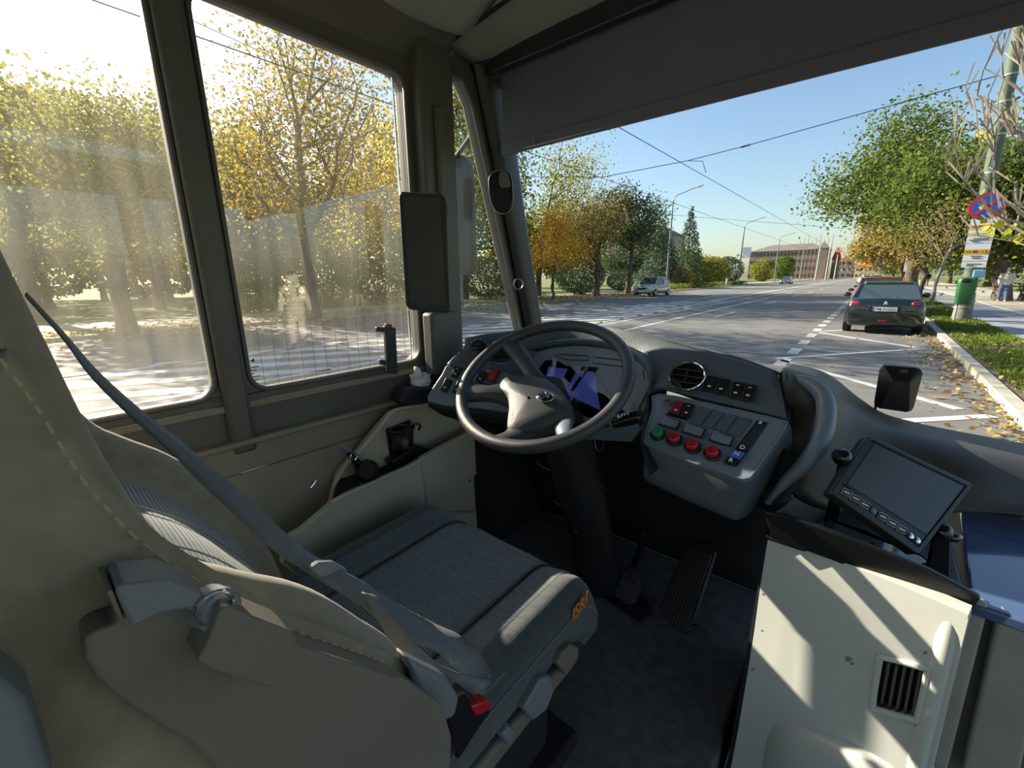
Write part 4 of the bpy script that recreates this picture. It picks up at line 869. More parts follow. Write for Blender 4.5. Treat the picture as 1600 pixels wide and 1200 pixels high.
# ------------------------------------------------------------------ pedals
pe = empty('brake_pedal', AZ(985, 940, FZ), 'brake pedal with ribbed rubber pad and two small steel studs, left of the accelerator', 'pedal')
c_p, n_q = fplane([(965, 925, 1.16), (1000, 925, 1.17), (985, 885, 1.21)])
def QP(x, y, h=0): return AP(x, y, c_p+n_q*h, n_q)
pad = [(984, 885), (992, 890), (999, 912), (996, 930), (988, 944), (975, 944), (963, 934), (960, 922), (972, 900), (978, 888)]
MB().prism(smooth_path([QP(x, y, .01) for x, y in pad], 2, True), -n_q*.018).build('pad', M_['pedal_rubber'], pe, bevel=.003)
rb_ = MB()
for k in range(7): a = QP(970+k*4, 905+k*1.2, .012); b = QP(963+k*4.2, 932+k*1.5, .012); rb_.tube([a, b], .0018, 5)
rb_.tube([QP(*p, .012) for p in ((972, 903), (984, 892), (996, 912))], .0018, 5); rb_.build('tread', M_['seat_plastic'], pe)
for x, y in ((964, 919), (986, 932)): MB().lathe(QP(x, y, .009), n_q, [(0, .0035), (.003, .003)], 12).build('stud', M_['chrome'], pe)
MB().tube([QP(985, 900, -.006), AY(1000, 860, 1.32), AY(1005, 830, 1.36)], .012, 8).build('arm', M_['black'], pe)
ac = empty('accelerator_pedal', AZ(1070, 985, FZ), 'long flat ribbed accelerator pedal sloping up from the cab floor', 'pedal')
ap_ = [AZ(1022, 965, FZ+.02), AZ(1070, 990, FZ+.02), V((0, 0, 0)), V((0, 0, 0))]
c_a, n_a = fplane([(1025, 965, 1.16), (1070, 988, 1.13), (1110, 865, 1.38)])
def APp(x, y, h=0): return AP(x, y, c_a+n_a*h, n_a)
MB().prism([APp(x, y, .0) for x, y in [(1024, 962), (1068, 988), (1078, 984), (1118, 862), (1112, 852), (1080, 846), (1070, 852)]], -n_a*.014).build('plate', M_['pedal_rubber'], ac, bevel=.003)
rb_ = MB()
for k in range(9):
    t = k/8; rb_.tube([APp(1030+40*t, 960+24*t, .001), APp(1078+34*t, 856+10*t, .001)], .0014, 5)
rb_.build('tread', M_['seat_plastic'], ac)
MB().lathe(APp(1082, 978, -.01), (1, .2, 0), [(0, .008), (.012, .008)], 12).build('hinge', M_['black'], ac)
fpz = MB().prism([AZ(x, y, FZ+.006) for x, y in [(948, 936), (1000, 972), (1012, 962), (1022, 958), (1010, 935), (965, 920)]], (0, 0, -.006)).build('pedal_base_plate', M_['dash_dark'], bevel=.002); tag(fpz, 'dark metal plate on the cab floor at the foot of the brake pedal', 'plate')
# pale box behind the seat at lower left
lb = MB().prism([AX(x, y, -.262) for x, y in [(-60, 1020), (0, 1063), (42, 1098), (52, 1130), (85, 1230), (90, 1330), (-60, 1330)]], (-.03, 0, 0)).build('seat_base_panel', M_['seat_plastic_grey'], seat, bevel=.004)
# ================================================================== EXTERIOR
mm('asphalt', '72706c', rough=.85, var=.12, vs=1.3, bump=.6, bs=160)
mm('asphalt_path', '8a8c90', rough=.85, var=.1, vs=2, bump=.4, bs=160)
mm('paver', 'a8a294', rough=.85, var=.1, vs=3, bump=.3, bs=60)
mm('kerb_stone', 'b0aa9a', rough=.85, var=.12, vs=5, bump=.4, bs=90)
mm('road_paint', 'c4c3bc', rough=.7, var=.1, vs=7)
mm('soil', '6e5f48', rough=.95, var=.3, vs=4, bump=.6, bs=40, c2='574a36')
mm('grass_ground', '747c3c', rough=.95, var=.3, vs=.8, bump=.6, bs=60, c2='565c2c')
mm('leaf_litter_ground', 'b29a62', rough=.95, var=.3, vs=2.5, bump=.6, bs=30, c2='6d5c3c')
mm('bark', '5b5044', rough=.95, var=.3, vs=6, bump=.8, bs=30, stretch=(1, 1, .25))
mm('bark_pale', '8c8272', rough=.95, var=.25, vs=6, bump=.6, bs=30)
mm('concrete', 'a9a597', rough=.9, var=.1, vs=3)
mm('pole_green', '4f5e4e', rough=.7, var=.15, vs=4)
mm('pole_metal', '77797a', rough=.5, metal=.3)
mm('bin_green', '2c5e34', rough=.4, var=.1, vs=4)
mm('tyre', '141414', rough=.8)
mm('alloy', 'a8abae', rough=.3, metal=.8)
mm('car_glass', '3c4a4c', rough=.06, coat=.5, var=.03)
mm('tail_red', '801820', rough=.2, var=.1, coat=.5)
mm('plate_white', 'e6e8e8', rough=.5, var=.02)
mm('plate_blue', '24459c', rough=.5)
mm('sign_blue', '2456b8', rough=.4, var=.03)
mm('sign_red', 'c0262e', rough=.4, var=.03)
mm('sign_yellow', 'e8a818', rough=.5, var=.04)
mm('sign_text', '4a4a4c', rough=.6)
mm('brick_hazed', '877670', rough=.9, var=.12, vs=.3)  # brick greyed so that distance haze sits in the colour
mm('wall_far', '9b8d84', rough=.9, var=.1, vs=.2)
mm('roof_grey', '756d68', rough=.9, var=.1, vs=.4)  # roof tone greyed too, haze put into the colour
mm('roof_red', '9c4a38', rough=.85, var=.15, vs=.4)
mm('roof_orange', 'd0703e', rough=.85, var=.12, vs=.5)
mm('wall_yellow', 'e6cf98', rough=.9, var=.06, vs=.4)
mm('window_dark', '3b4248', rough=.2)
mm('skin', 'c99a80', rough=.6, var=.05)
def flat(name, x0, x1, y0, y1, z, m, th=.05, kind='structure'):
    o = MB().bb(x0, x1, y0, y1, z-th, z).build(name, m, smooth=0); o['kind'] = kind; return o
flat('ground', -700, 700, -300, 900, -.06, M_['grass_ground'])
flat('road', -17.7, 1.4, -60, 700, 0, M_['asphalt'])
flat('kerb_left', -17.9, -17.7, -60, 700, .12, M_['kerb_stone'], .2)
flat('verge_left', -20.6, -17.9, -60, 400, .10, M_['leaf_litter_ground'], .15)
flat('sidewalk_left', -23.6, -20.6, -60, 400, .11, M_['paver'], .15)
flat('kerb_right', 1.4, 1.54, -20, 400, .12, M_['kerb_stone'], .3)
flat('verge_right', 1.54, 2.75, -20, 200, .10, M_['soil'], .15)
flat('bike_path', 2.75, 4.35, -20, 300, .11, M_['asphalt_path'], .15)
flat('sidewalk_right', 4.35, 8.6, -20, 300, .12, M_['paver'], .15)
flat('path_line', 4.28, 4.40, -20, 200, .125, M_['road_paint'], .01)
flat('park_lawn', 8.6, 60, -60, 300, .08, M_['grass_ground'], .15)
flat('park_lawn', -90, -23.6, -60, 400, .08, M_['grass_ground'], .15)
# park footpath on the left
flat('park_path', -34, -23.6, 8, 9.6, .10, M_['paver'], .02)
rm = MB()
def stripe(x0, y0, x1, y1, w):
    a = V((x0, y0, .002)); b = V((x1, y1, .002)); d = (b-a).normalized(); s_ = V((-d.y, d.x, 0))*w/2
    rm.prism([a-s_, b-s_, b+s_, a+s_], (0, 0, .004))
for k in range(60): stripe(-1.15, 1.2+1.56*k, -1.15, 2.0+1.56*k, .2)
for p in ((-1.24, 9.62, 1.0, 7.23), (-1.29, 9.75, .98, 12.86), (-1.02, 14.94, .9, 13.0), (-1.2, 4.5, 1.25, 7.1), (-1.2, 4.4, 1.0, 2.0), (-1.1, 15.2, 1.1, 18.2)): stripe(*p, .13)
for k in range(-1, 30): stripe(-4.8, 18.4+10.35*k-(0), -4.8, 21.9+10.35*k, .13)
stripe(-5.75, 8, -6.2, 50, .13); stripe(-7.15, -20, -7.25, 400, .13); stripe(-8.45, 22, -9.2, 400, .35)
stripe(-11.2, -20, -9.3, 60, .14); stripe(-7.5, -20, -7.6, 24, .16)
for k in range(-12, 16):
    y = 1.75*k; stripe(-11.0+.02*k, y, -7.6, y+5.5, .42)
for k in range(1, 20): stripe(-13.4, 30+12*k, -13.4, 34+12*k, .13)
for k in range(3): stripe(-15.6, -2+.0*k-3*k, -13.2, -1.8-3*k, .1)
o = rm.build('road_markings', M_['road_paint'], smooth=0, base=(0, 0, 0)); structure(o)
# ------------------------------------------------------------------ scatter helpers
def quads_mesh(name, C, size, m, parent=None, aspect=.6, tilt=1.0, base=None, kind=None):
    n = len(C); a = rng.normal(size=(n, 3)); a /= np.linalg.norm(a, axis=1)[:, None]
    if tilt < 1: a[:, 2] *= tilt; a /= np.linalg.norm(a, axis=1)[:, None]
    b = rng.normal(size=(n, 3)); b -= a*(a*b).sum(1)[:, None]
    if tilt < 1: b[:, 2] *= tilt
    b /= np.linalg.norm(b, axis=1)[:, None]
    s = size*rng.uniform(.65, 1.3, size=(n, 1))/2
    c = np.cross(a, b)*s*.25
    v = np.stack([C-a*s, C+b*s*aspect+c, C+a*s, C-b*s*aspect+c], 1).reshape(-1, 3)
    bb = np.array(wloc(parent) if parent is not None else base if base is not None else (0, 0, 0))
    v = v-bb
    me = bpy.data.meshes.new(name); me.vertices.add(4*n); me.vertices.foreach_set('co', v.astype(np.float32).ravel())
    me.loops.add(4*n); me.loops.foreach_set('vertex_index', np.arange(4*n, dtype=np.int32))
    me.polygons.add(n); me.polygons.foreach_set('loop_start', np.arange(0, 4*n, 4, dtype=np.int32)); me.polygons.foreach_set('loop_total', np.full(n, 4, dtype=np.int32))
    me.update(calc_edges=True); me.validate(); me.materials.append(m)
    o = bpy.data.objects.new(name, me); COL.objects.link(o)
    if parent is not None: o.parent = parent
    else: o.location = tuple(bb)
    if kind: o['kind'] = kind
    return o
LM = dict(
 amber=leaf_mat('leaves_amber', ['7c7a2a', 'b09430', '6c7228', 'c0a030', '70662a'], .6),
 olive=leaf_mat('leaves_olive', ['707a38', '9a9a44', '606c34', 'b4a44c', '7c8640'], .5),
 yellow=leaf_mat('leaves_yellow', ['b8a82c', 'd8c030', '8c9028', 'e0b828', '9aa030'], .6),
 orange=leaf_mat('leaves_orange', ['f4bc4c', 'f0a434', 'f8d468', 'd0bc4c', 'f4b044'], .6),
 green=leaf_mat('leaves_green', ['586a32', '6c7c3c', '4a5c2e', '848f46', '5e7034'], .45),
 dark=leaf_mat('leaves_dark', ['4a5c40', '586a4a', '40523a', '66744e', '506044'], .3),
 conifer=leaf_mat('needles', ['4c5e50', '5c6e5c', '3c4e42', '6c7a64', '50605a'], .25),
 brown=leaf_mat('leaves_brown', ['94824c', 'a89458', '7c7444', 'c0a45c', '848048'], .45),
 lime=leaf_mat('leaves_lime', ['b8c040', 'd0cc50', '98a838', 'c8b848', 'a8b440'], .6),
 litter=leaf_mat('fallen_leaves', ['b09460', '967848', 'c8b080', '7c6440', 'bca474'], .1))
def tree(name, label, base, crown, leaf, nl, ls, tips=90, tr=.16, lean=(0, 0), trunk_top=None, cat='tree', group=None, bark='bark', spread=None, forks=1, tmin=.008):
    """crown: list of (x,y,z, rx,ry,rz) blobs; branches grow towards points in the crown, leaves sit around their tips"""
    base = V(base); root = empty(name, base, label, cat, group)
    cz0 = min(c[2]-c[5] for c in crown); cz1 = max(c[2]+c[5] for c in crown)
    cc = sum((V(c[:3]) for c in crown), V((0, 0, 0)))/len(crown)
    ht = trunk_top or (cz0+.55*(cz1-cz0))
    nodes = []; par = []
    for k in range(9):
        t = k/8; p = base.lerp(V((cc.x*.6+base.x*.4+lean[0], cc.y*.6+base.y*.4+lean[1], ht)), t); p.x = base.x+(p.x-base.x)*t; p.y = base.y+(p.y-base.y)*t
        p += V((random.gauss(0, .06), random.gauss(0, .06), 0))*(1 if 0 < k else 0); nodes.append(np.array(p)); par.append(k-1)
    vol = np.array([c[3]*c[4]*c[5] for c in crown]); vol = vol/vol.sum(); att = []
    for _ in range(tips):
        c = crown[rng.choice(len(crown), p=vol)]; d = rng.normal(size=3); d /= np.linalg.norm(d); r = rng.uniform(.25, 1)**.5
        att.append(np.array(c[:3])+d*r*np.array(c[3:6]))
    att.sort(key=lambda a: np.linalg.norm(a-nodes[-1])*.5+np.linalg.norm(a-np.array([nodes[5][0], nodes[5][1], cz0])))
    tipi = []; plen = [np.linalg.norm(np.array(nodes[k])-nodes[0]) for k in range(9)]
    for a in att:
        A = np.array(nodes); d = np.linalg.norm(A-a, axis=1)+np.maximum(0, A[:, 2]-a[2]+.3)*1.2+.55*np.array(plen)
        d[:3] += 50; 
        low = A[:, 2] < min(cz0-.2, base.z+(cz1-base.z)*.25); d[low] += 4
        i = int(np.argmin(d)); p0 = A[i]; L = np.linalg.norm(a-p0); ns = max(1, int(L/ (.12*(cz1-cz0)+.25)))
        last = i
        for k in range(1, ns+1):
            t = k/ns; q = p0+(a-p0)*t; q[2] -= .07*L*math.sin(PI*t); q = q+rng.normal(size=3)*.022*L*(k < ns); plen.append(plen[last]+np.linalg.norm(q-nodes[last]))
            nodes.append(q); par.append(last); last = len(nodes)-1
        tipi.append(last)
    cnt = np.zeros(len(nodes))
    for i in tipi:
        j = i
        while j >= 0: cnt[j] += 1; j = par[j]
    cnt = np.maximum(cnt, 1); rad = tr*(cnt/cnt[0])**.52
    if len(rad) > 9: rad[0] = tr*1.35
    mb = MB()
    for i in range(1, len(nodes)):
        j = par[i]; ra = rad[j] if j < 9 and i < 9 else min(rad[j], rad[i]*1.25)
        mb.tube([nodes[j], nodes[i]], [max(ra, tmin*1.1), max(rad[i], tmin)], 8 if i < 9 else 4, cap=False)
    mb.build('trunk_and_branches', M_[bark], root, smooth=60)
    if nl:
        sp = spread or .09*(cz1-cz0)+.12
        nl = int(nl*1.7); ls *= 1.15
        T = np.array([nodes[i] for i in tipi]); M2 = np.array([(nodes[i]+nodes[par[i]])/2 for i in tipi]); T = np.concatenate([T, M2])
        C = T[rng.integers(0, len(T), nl)]+rng.normal(size=(nl, 3))*sp*np.array([1, 1, .75])
        quads_mesh('foliage', C, ls, LM[leaf], root)
    return root
def BL(px, py, x, rx, ry, rz): p = AX(px, py, x); return (p.x, p.y, p.z, rx, ry, rz)
def BY(px, py, y, rx, ry, rz): p = AY(px, py, y); return (p.x, p.y, p.z, rx, ry, rz)
GL_ = 'park trees on the left side of the road'
tree('maple_tree', 'tall amber-leaved tree with dark forked trunk in the middle of the driver window', (-17.5, 8.2, .1), [BL(480, 250, -17.5, 2.6, 2.6, 2.2), BL(440, 150, -17.8, 1.6, 1.4, 2.0), BL(530, 170, -17.5, 1.8, 1.5, 2.0), BL(400, 230, -18, 1.6, 1.2, 1.2), BL(570, 250, -18, 1.6, 1.3, 1.8), BL(480, 90, -17.5, 1.2, 1.2, 1.6), BL(430, 310, -18, 1.8, 1.4, 1.2)], 'amber', 8500, .125, 150, .24, trunk_top=8.6, group=None)
tree('maple_tree', 'leafy tree with a leaning trunk on the verge, above the seat belt', (-17.0, 2.3, .1), [BL(160, 260, -17, 2.6, 1.8, 1.5), BL(110, 215, -18, 1.6, 1.2, 1.3), BL(230, 240, -17, 2.0, 1.3, 1.5), BL(200, 320, -17, 2.2, 1.4, 1.0)], 'olive', 9500, .105, 120, .22, trunk_top=5.6)
tree('maple_tree', 'park tree left of the leaning verge tree, at the left edge of the picture', (-27, .8, .1), [BL(60, 240, -26, 2.8, 2.2, 2.6), BL(20, 200, -27, 2, 1.6, 2), BL(120, 300, -27, 2.6, 1.8, 2.0)], 'olive', 5000, .22, 90, .26, trunk_top=8)
tree('maple_tree', 'slender dark-trunked tree far back in the park, beside the left window pillar', (-32, 6.0, .1), [BL(270, 300, -32, 3, 2.6, 3), BL(320, 240, -32, 2.4, 2, 2.4), BL(240, 220, -33, 3, 2, 2)], 'olive', 5000, .24, 90, .22, trunk_top=9)
tree('lime_tree', 'bright yellow-leaved tree right of the tall amber tree, above the maroon walker', (-25, 14.5, .1), [BL(580, 330, -25, 2.4, 2.2, 2.0), BL(555, 280, -25, 2, 1.6, 2.0), BL(610, 250, -26, 2.2, 2, 2.8), BL(560, 390, -25, 2, 2, 1.2)], 'yellow', 6000, .2, 90, .2, trunk_top=7)
tree('lime_tree', 'loose olive tree behind the tall amber tree, on its left', (-28, 9.0, .1), [BL(390, 340, -28, 2.8, 2.6, 2.4), BL(360, 270, -28, 2.2, 2, 2.4), BL(420, 400, -28, 2.6, 2.4, 1.6)], 'amber', 5500, .22, 90, .2, trunk_top=8)
tree('lime_tree', 'tall dense tree seen through the small front quarter window', (-23.5, 19.5, .1), [BL(720, 330, -23.5, 2.4, 2.6, 3), BL(715, 210, -23.5, 2.6, 2.4, 3), BL(760, 270, -23.5, 2, 2.4, 3.4), BL(700, 150, -24, 2, 2, 2)], 'olive', 8500, .2, 130, .25, trunk_top=13)
tree('lime_tree', 'yellowish tree just left of the black front pillar, behind the exterior mirror', (-24.5, 23.5, .1), [BL(780, 330, -24.5, 2.4, 2.2, 3), BL(805, 380, -24.5, 2.2, 2.2, 2.0), BL(775, 230, -24.5, 2, 2, 3)], 'olive', 6500, .22, 100, .22, trunk_top=10)
tree('birch_tree', 'tall thin-topped tree rising behind the small orange tree', (-23, 31, .1), [BL(880, 330, -23, 2.4, 2.6, 2.6), BL(875, 265, -23, 1.2, 1.2, 2.6), BL(915, 270, -23, 1.1, 1.1, 2.6), BL(900, 370, -23, 3, 2.6, 2.0)], 'olive', 6000, .2, 120, .24, trunk_top=11)
tree('maple_tree', 'small bright orange autumn tree on the left verge', (-17.7, 25.6, .1), [BL(868, 360, -17.7, 1.6, 1.5, 1.1), BL(855, 392, -17.7, 1.4, 1.3, .9), BL(892, 395, -17.7, 1.4, 1.3, 1.0), BL(870, 340, -17.7, 1, 1, .8)], 'orange', 3300, .13, 90, .09, trunk_top=3.6)
tree('maple_tree', 'brownish olive tree with a thick two-stemmed trunk right of the orange tree', (-18.1, 32.6, .1), [BL(930, 345, -18.1, 2.4, 2.4, 1.8), BL(955, 325, -18.5, 2, 2, 1.6), BL(915, 375, -18.5, 2, 2, 1.4)], 'brown', 3800, .17, 90, .28, trunk_top=5.5)
tree('oak_tree', 'dark green broad-crowned tree on the verge above the silver car', (-18.4, 39.3, .1), [BL(985, 340, -18.4, 3.0, 3, 2.2), BL(1010, 370, -18.4, 2.2, 2.6, 1.6), BL(975, 315, -18.6, 2, 2, 1.4), BL(1015, 335, -18.4, 1.8, 2, 1.6)], 'dark', 5200, .2, 110, .26, trunk_top=6.5)
def conifer(label, base, h, r, leaf='conifer', nl=3500, ls=.3):
    base = V(base); root = empty('conifer_tree', base, label, 'tree')
    MB().tube([base, base+V((0, 0, h))], [.2, .04], 8).build('trunk', M_['bark'], root)
    C = []
    for k in range(14):
        z = .18+.8*k/13; rr = r*(1-z)*1.15+.25
        n = int(nl*(1-z)**.8/7); a = rng.uniform(0, 2*PI, n); q = rr*rng.uniform(.1, 1, n)**.6
        C.append(np.stack([base.x+q*np.cos(a), base.y+q*np.sin(a), base.z+z*h-q*.22+rng.normal(size=n)*.32], 1))
    quads_mesh('foliage', np.concatenate(C), ls, LM[leaf], root, tilt=.5); return root
conifer('dark conifer with a flat top just right of the first street lamp', (-24, 62, .1), 9.0, 3.6, 'conifer', 3500, .4)
conifer('pale tall spruce between the first two street lamps', (-27, 82, .1), 13.5, 3.4, 'conifer', 3500, .4)
def shrub(name, label, base, r, leaf, nl, ls, n=1, group=None):
    base = V(base); root = empty(name, base, label, 'shrub', group)
    mb = MB()
    for k in range(7):
        a = k*.9; mb.tube([base, base+V((math.cos(a)*r[0]*.4, math.sin(a)*r[1]*.4, r[2]*1.2))], [.04, .015], 5)
    mb.build('stems', M_['bark'], root)
    d = rng.normal(size=(nl, 3)); d /= np.linalg.norm(d, axis=1)[:, None]; q = rng.uniform(.55, 1, size=(nl, 1))**.5
    C = np.array(base)+np.array([0, 0, r[2]])+d*q*np.array(r); C = C[C[:, 2] > base.z]
    quads_mesh('foliage', C, ls, LM[leaf], root); return root
def shp(px, py, x): p = AX(px, py, x); return (x, p.y, .08)
for (px, py, x, r, lf, nl, ls, lb) in ((598, 474, -26, (3.2, 3.2, 2.5), 'dark', 6500, .2, 'very large dark clipped dome shrub behind the walking person in maroon'), (515, 478, -24, (1.3, 1.3, 1.3), 'olive', 2000, .15, 'small bronze-green bush right of the tall amber tree trunk'), (425, 480, -25, (1.6, 1.6, 1.4), 'dark', 2500, .16, 'rounded dark bush left of the tall amber tree trunk'), (385, 482, -24, (1.2, 1.6, .9), 'green', 1800, .16, 'low green bush beside the window pillar'), (905, 462, -21.5, (2.4, 2.6, 1.7), 'dark', 4500, .2, 'wide dark hedge bush directly behind the orange tree'), (968, 455, -23, (1.6, 1.6, 1.1), 'dark', 2000, .2, 'clipped round bush between the two verge trees'), (765, 470, -23, (2.2, 2.6, 1.6), 'dark', 3500, .2, 'dark bush low behind the front pillar'), (1085, 446, -27, (3.2, 3.4, 2.8), 'green', 3500, .35, 'green bush to the left of the spruce'), (1110, 444, -24, (3.2, 4, 2.6), 'olive', 3500, .35, 'broad olive bush in front of the spruce'), (1135, 442, -24, (3, 4, 2.8), 'dark', 3000, .35, 'dark bush left of the second street lamp'), (1062, 446, -22, (1.6, 2.4, 1.5), 'brown', 2000, .3, 'russet bush behind the rear of the silver car'), (1190, 438, -26, (3.4, 5, 3.2), 'olive', 3000, .5, 'yellowing bush right of the second street lamp'), (1222, 436, -29, (4, 7, 4.6), 'green', 3000, .7, 'olive bush in front of the long building'), (1252, 434, -32, (4, 9, 4.2), 'dark', 2500, .8, 'dark bush at the right end of the long building')):
    shrub('shrub', lb, shp(px, py, x), r, lf, nl, ls)
for k, (x, y, r_) in enumerate(((-58, -6, 5), (-60, 2, 5), (-56, 10, 5), (-62, 19, 6), (-58, 30, 6), (-52, 40, 6), (-48, 56, 6), (-46, 75, 7), (-62, -16, 6), (-44, 110, 8))):
    shrub('shrub', 'dense dark bush closing off the far side of the park behind the trees', (x, y, .08), (r_, r_, r_*.55), 'dark' if k % 2 else 'green', 3500, .45, group='far park bushes')
hg = quads_mesh('low_hedge', np.stack([rng.uniform(-20.4, -18.6, 3500), rng.uniform(52, 92, 3500), rng.uniform(.1, .75, 3500)], 1), .22, LM['green'], base=(-19.5, 72, .1), kind='stuff'); tag(hg, 'low clipped hedge along the kerb beneath the street lamps', 'hedge')
# further park trees behind (each its own)
bgs = [(-40, 2, 9, 4.2, 'olive', 'amber'), (-38, -4, 9, 4, 'amber', ''), (-44, 9, 10, 4.5, 'yellow', ''), (-36, 13, 8.5, 3.8, 'olive', ''), (-46, 18, 11, 5, 'olive', ''), (-38, 21, 11, 4.4, 'amber', ''), (-33, 27, 11, 4, 'olive', ''), (-40, 33, 11, 5, 'dark', ''), (-34, 42, 9, 4, 'yellow', ''), (-36, 52, 8, 4, 'dark', ''), (-52, 6, 11, 5, 'yellow', ''), (-50, -2, 10, 5, 'olive', ''), (-33, 68, 8, 4, 'dark', ''), (-34, 95, 8, 5, 'olive', ''), (-40, 130, 9, 7, 'dark', ''), (-30, -9, 7, 3.6, 'olive', ''), (-60, 26, 12, 6, 'olive', ''), (-64, 10, 12, 6, 'dark', '')]
for i, (x, y, h, r, lf, _) in enumerate(bgs):
    desc = {'olive': 'olive-green', 'amber': 'amber', 'yellow': 'bright yellow', 'dark': 'dark green'}[lf]
    tree('park_tree', 'tree with %s foliage in the background of the park beyond the left sidewalk' % desc, (x, y, .08), [(x, y, h*.62, r, r, h*.33), (x+r*.4, y-r*.5, h*.5, r*.7, r*.7, h*.25)], lf, 2800, .34, 45, .22, trunk_top=h*.7, group='background park trees with %s foliage' % desc)
# right-hand trees
tree('street_tree', 'large green street tree overhanging the row of parked cars', (2.6, 58, .1), [BY(1400, 285, 58, 5.5, 4, 3.6), BY(1330, 290, 58, 3.5, 3, 2.8), BY(1450, 250, 58, 4.5, 4, 3.6), BY(1420, 210, 58, 3, 3, 2.6), BY(1470, 300, 58, 4, 4, 3.6), BY(1320, 320, 58, 2.2, 2, 1.6)], 'green', 10000, .3, 150, .5, trunk_top=9)
tree('street_tree', 'young street tree with sparse yellow-brown leaves beside the dark parked car', (2.15, 36, .1), [BY(1440, 350, 36, 2.0, 2, 1.6), BY(1410, 375, 36, 1.5, 2, 1.1), BY(1465, 380, 36, 1.4, 2, 1.2)], 'brown', 1500, .15, 110, .11, trunk_top=4.2)
tree('street_tree', 'thin leaning young tree with pale trunk and golden leaves, nearest the dark parked car', (2.2, 29.8, .1), [BY(1468, 370, 30, 1.2, 1.2, 1.0), BY(1490, 345, 30, 1.1, 1.2, 1.2), BY(1455, 340, 30, 1.0, 1.2, .9)], 'brown', 420, .11, 130, .07, lean=(.6, 0), trunk_top=3.6, bark='bark_pale')
tree('street_tree', 'brown-leaved roadside tree behind the row of young trees', (2.7, 76, .1), [BY(1385, 385, 76, 3, 3, 2.6), BY(1400, 350, 76, 4, 3, 3), BY(1360, 395, 76, 2.2, 2, 2)], 'brown', 4000, .35, 70, .25, trunk_top=6)
tree('park_tree', 'thick-trunked leaning tree behind the litter bin and the signpost', (5.4, 35.5, .1), [BY(1500, 300, 35, 3.4, 3, 2.4), BY(1550, 260, 35, 3, 3, 2.6), BY(1590, 320, 35, 3.4, 3, 2.4), BY(1470, 330, 36, 2, 2, 1.6), BY(1520, 390, 37, 1.8, 2, 1.3)], 'green', 10000, .2, 140, .34, lean=(-1.2, 0), trunk_top=6)
tree('park_tree', 'tree with a dark trunk right of the walking man in the pale jacket', (6.5, 36.5, .1), [BY(1640, 330, 36, 3.4, 3, 2.6), BY(1600, 390, 37, 1.8, 2, 1.4), BY(1680, 300, 36, 3, 3, 3)], 'green', 6500, .2, 100, .28, lean=(.9, 0), trunk_top=5)
for i, (x, y, h, r, lf) in enumerate(((14, 60, 9, 4.5, 'green'), (10, 75, 9, 4.5, 'dark'), (12, 48, 8, 4, 'olive'), (9, 100, 10, 5, 'green'), (16, 44, 9, 4.5, 'dark'), (8, 135, 10, 6, 'olive'), (4, 190, 9, 5, 'green'))):
    desc = {'olive': 'olive-green', 'green': 'mid green', 'dark': 'dark green'}[lf]
    tree('park_tree', 'tree with %s foliage in the background of the park beyond the right sidewalk' % desc, (x, y, .08), [(x, y, h*.58, r, r, h*.36), (x-r*.3, y-r*.4, h*.42, r*.7, r*.7, h*.25)], lf, 3200, .38, 50, .3, trunk_top=h*.7, group='right-hand background trees with %s foliage' % desc)
tree('bare_tree', 'mostly bare tree whose grey twigs reach in from the right edge of the picture', (2.25, 10.3, .1), [BY(1545, 180, 10.5, .5, .6, 1.1), BY(1600, 240, 10.5, .7, .7, .9), BY(1590, 330, 10.8, .7, .6, .5), BY(1580, 110, 10.6, .5, .7, .8)], 'lime', 0, .1, 260, .06, trunk_top=3.4, bark='bark_pale', tmin=.011)
lt = bpy.data.objects['bare_tree']; CC = np.array([AY(x, y, 10.4+random.random()*.6) for x, y in ((1540, 215), (1538, 218), (1537, 345), (1530, 370), (1548, 362), (1560, 352), (1575, 350), (1585, 348), (1590, 368), (1555, 368), (1568, 345), (1582, 372), (1520, 368), (1534, 324), (1535, 300), (1572, 170), (1596, 352), (1546, 372))]+[AY(x+random.uniform(-8, 8), y+random.uniform(-5, 5), 10.4+random.random()*.6) for x, y in ((1545, 360), (1560, 350), (1580, 358), (1590, 370), (1538, 212), (1575, 368)) for _ in range(4)])
quads_mesh('foliage', CC, .13, LM['lime'], lt, aspect=.8)
# ------------------------------------------------------------------ ground cover
n = 1000; lx = 1.38-np.abs(rng.normal(size=n))*.28; ly = rng.uniform(3, 24, n)
o = quads_mesh('fallen_leaves', np.stack([lx, ly, .012+rng.uniform(0, .05, n)], 1), .075, LM['litter'], tilt=.35, aspect=.8, base=(1.2, 10, 0), kind='stuff'); tag(o, 'dry fallen leaves drifted along the gutter of the right kerb', 'leaves')
n = 900
o = quads_mesh('fallen_leaves', np.stack([rng.uniform(1.55, 2.75, n), rng.uniform(4, 30, n), .12+rng.uniform(0, .04, n)], 1), .08, LM['litter'], tilt=.3, aspect=.8, base=(2, 12, .1), kind='stuff'); tag(o, 'scattered brown leaves lying on the right grass verge', 'leaves')
n = 5000
o = quads_mesh('fallen_leaves', np.stack([rng.uniform(-20.6, -15.5, n)+np.where(rng.random(n) < .3, 1.5, -.6), rng.uniform(-12, 45, n), np.full(n, .125)], 1), .13, LM['litter'], tilt=.3, aspect=.8, base=(-19, 12, .1), kind='stuff'); tag(o, 'fallen leaves covering the verge and kerb on the left side of the road', 'leaves')
n = 60
o = quads_mesh('fallen_leaves', np.stack([rng.uniform(-3, 1, n), rng.uniform(3.5, 16, n), np.full(n, .015)], 1), .09, LM['litter'], tilt=.2, aspect=.7, base=(-1, 8, 0), kind='stuff'); tag(o, 'few loose leaves lying on the asphalt of the empty parking bays', 'leaves')
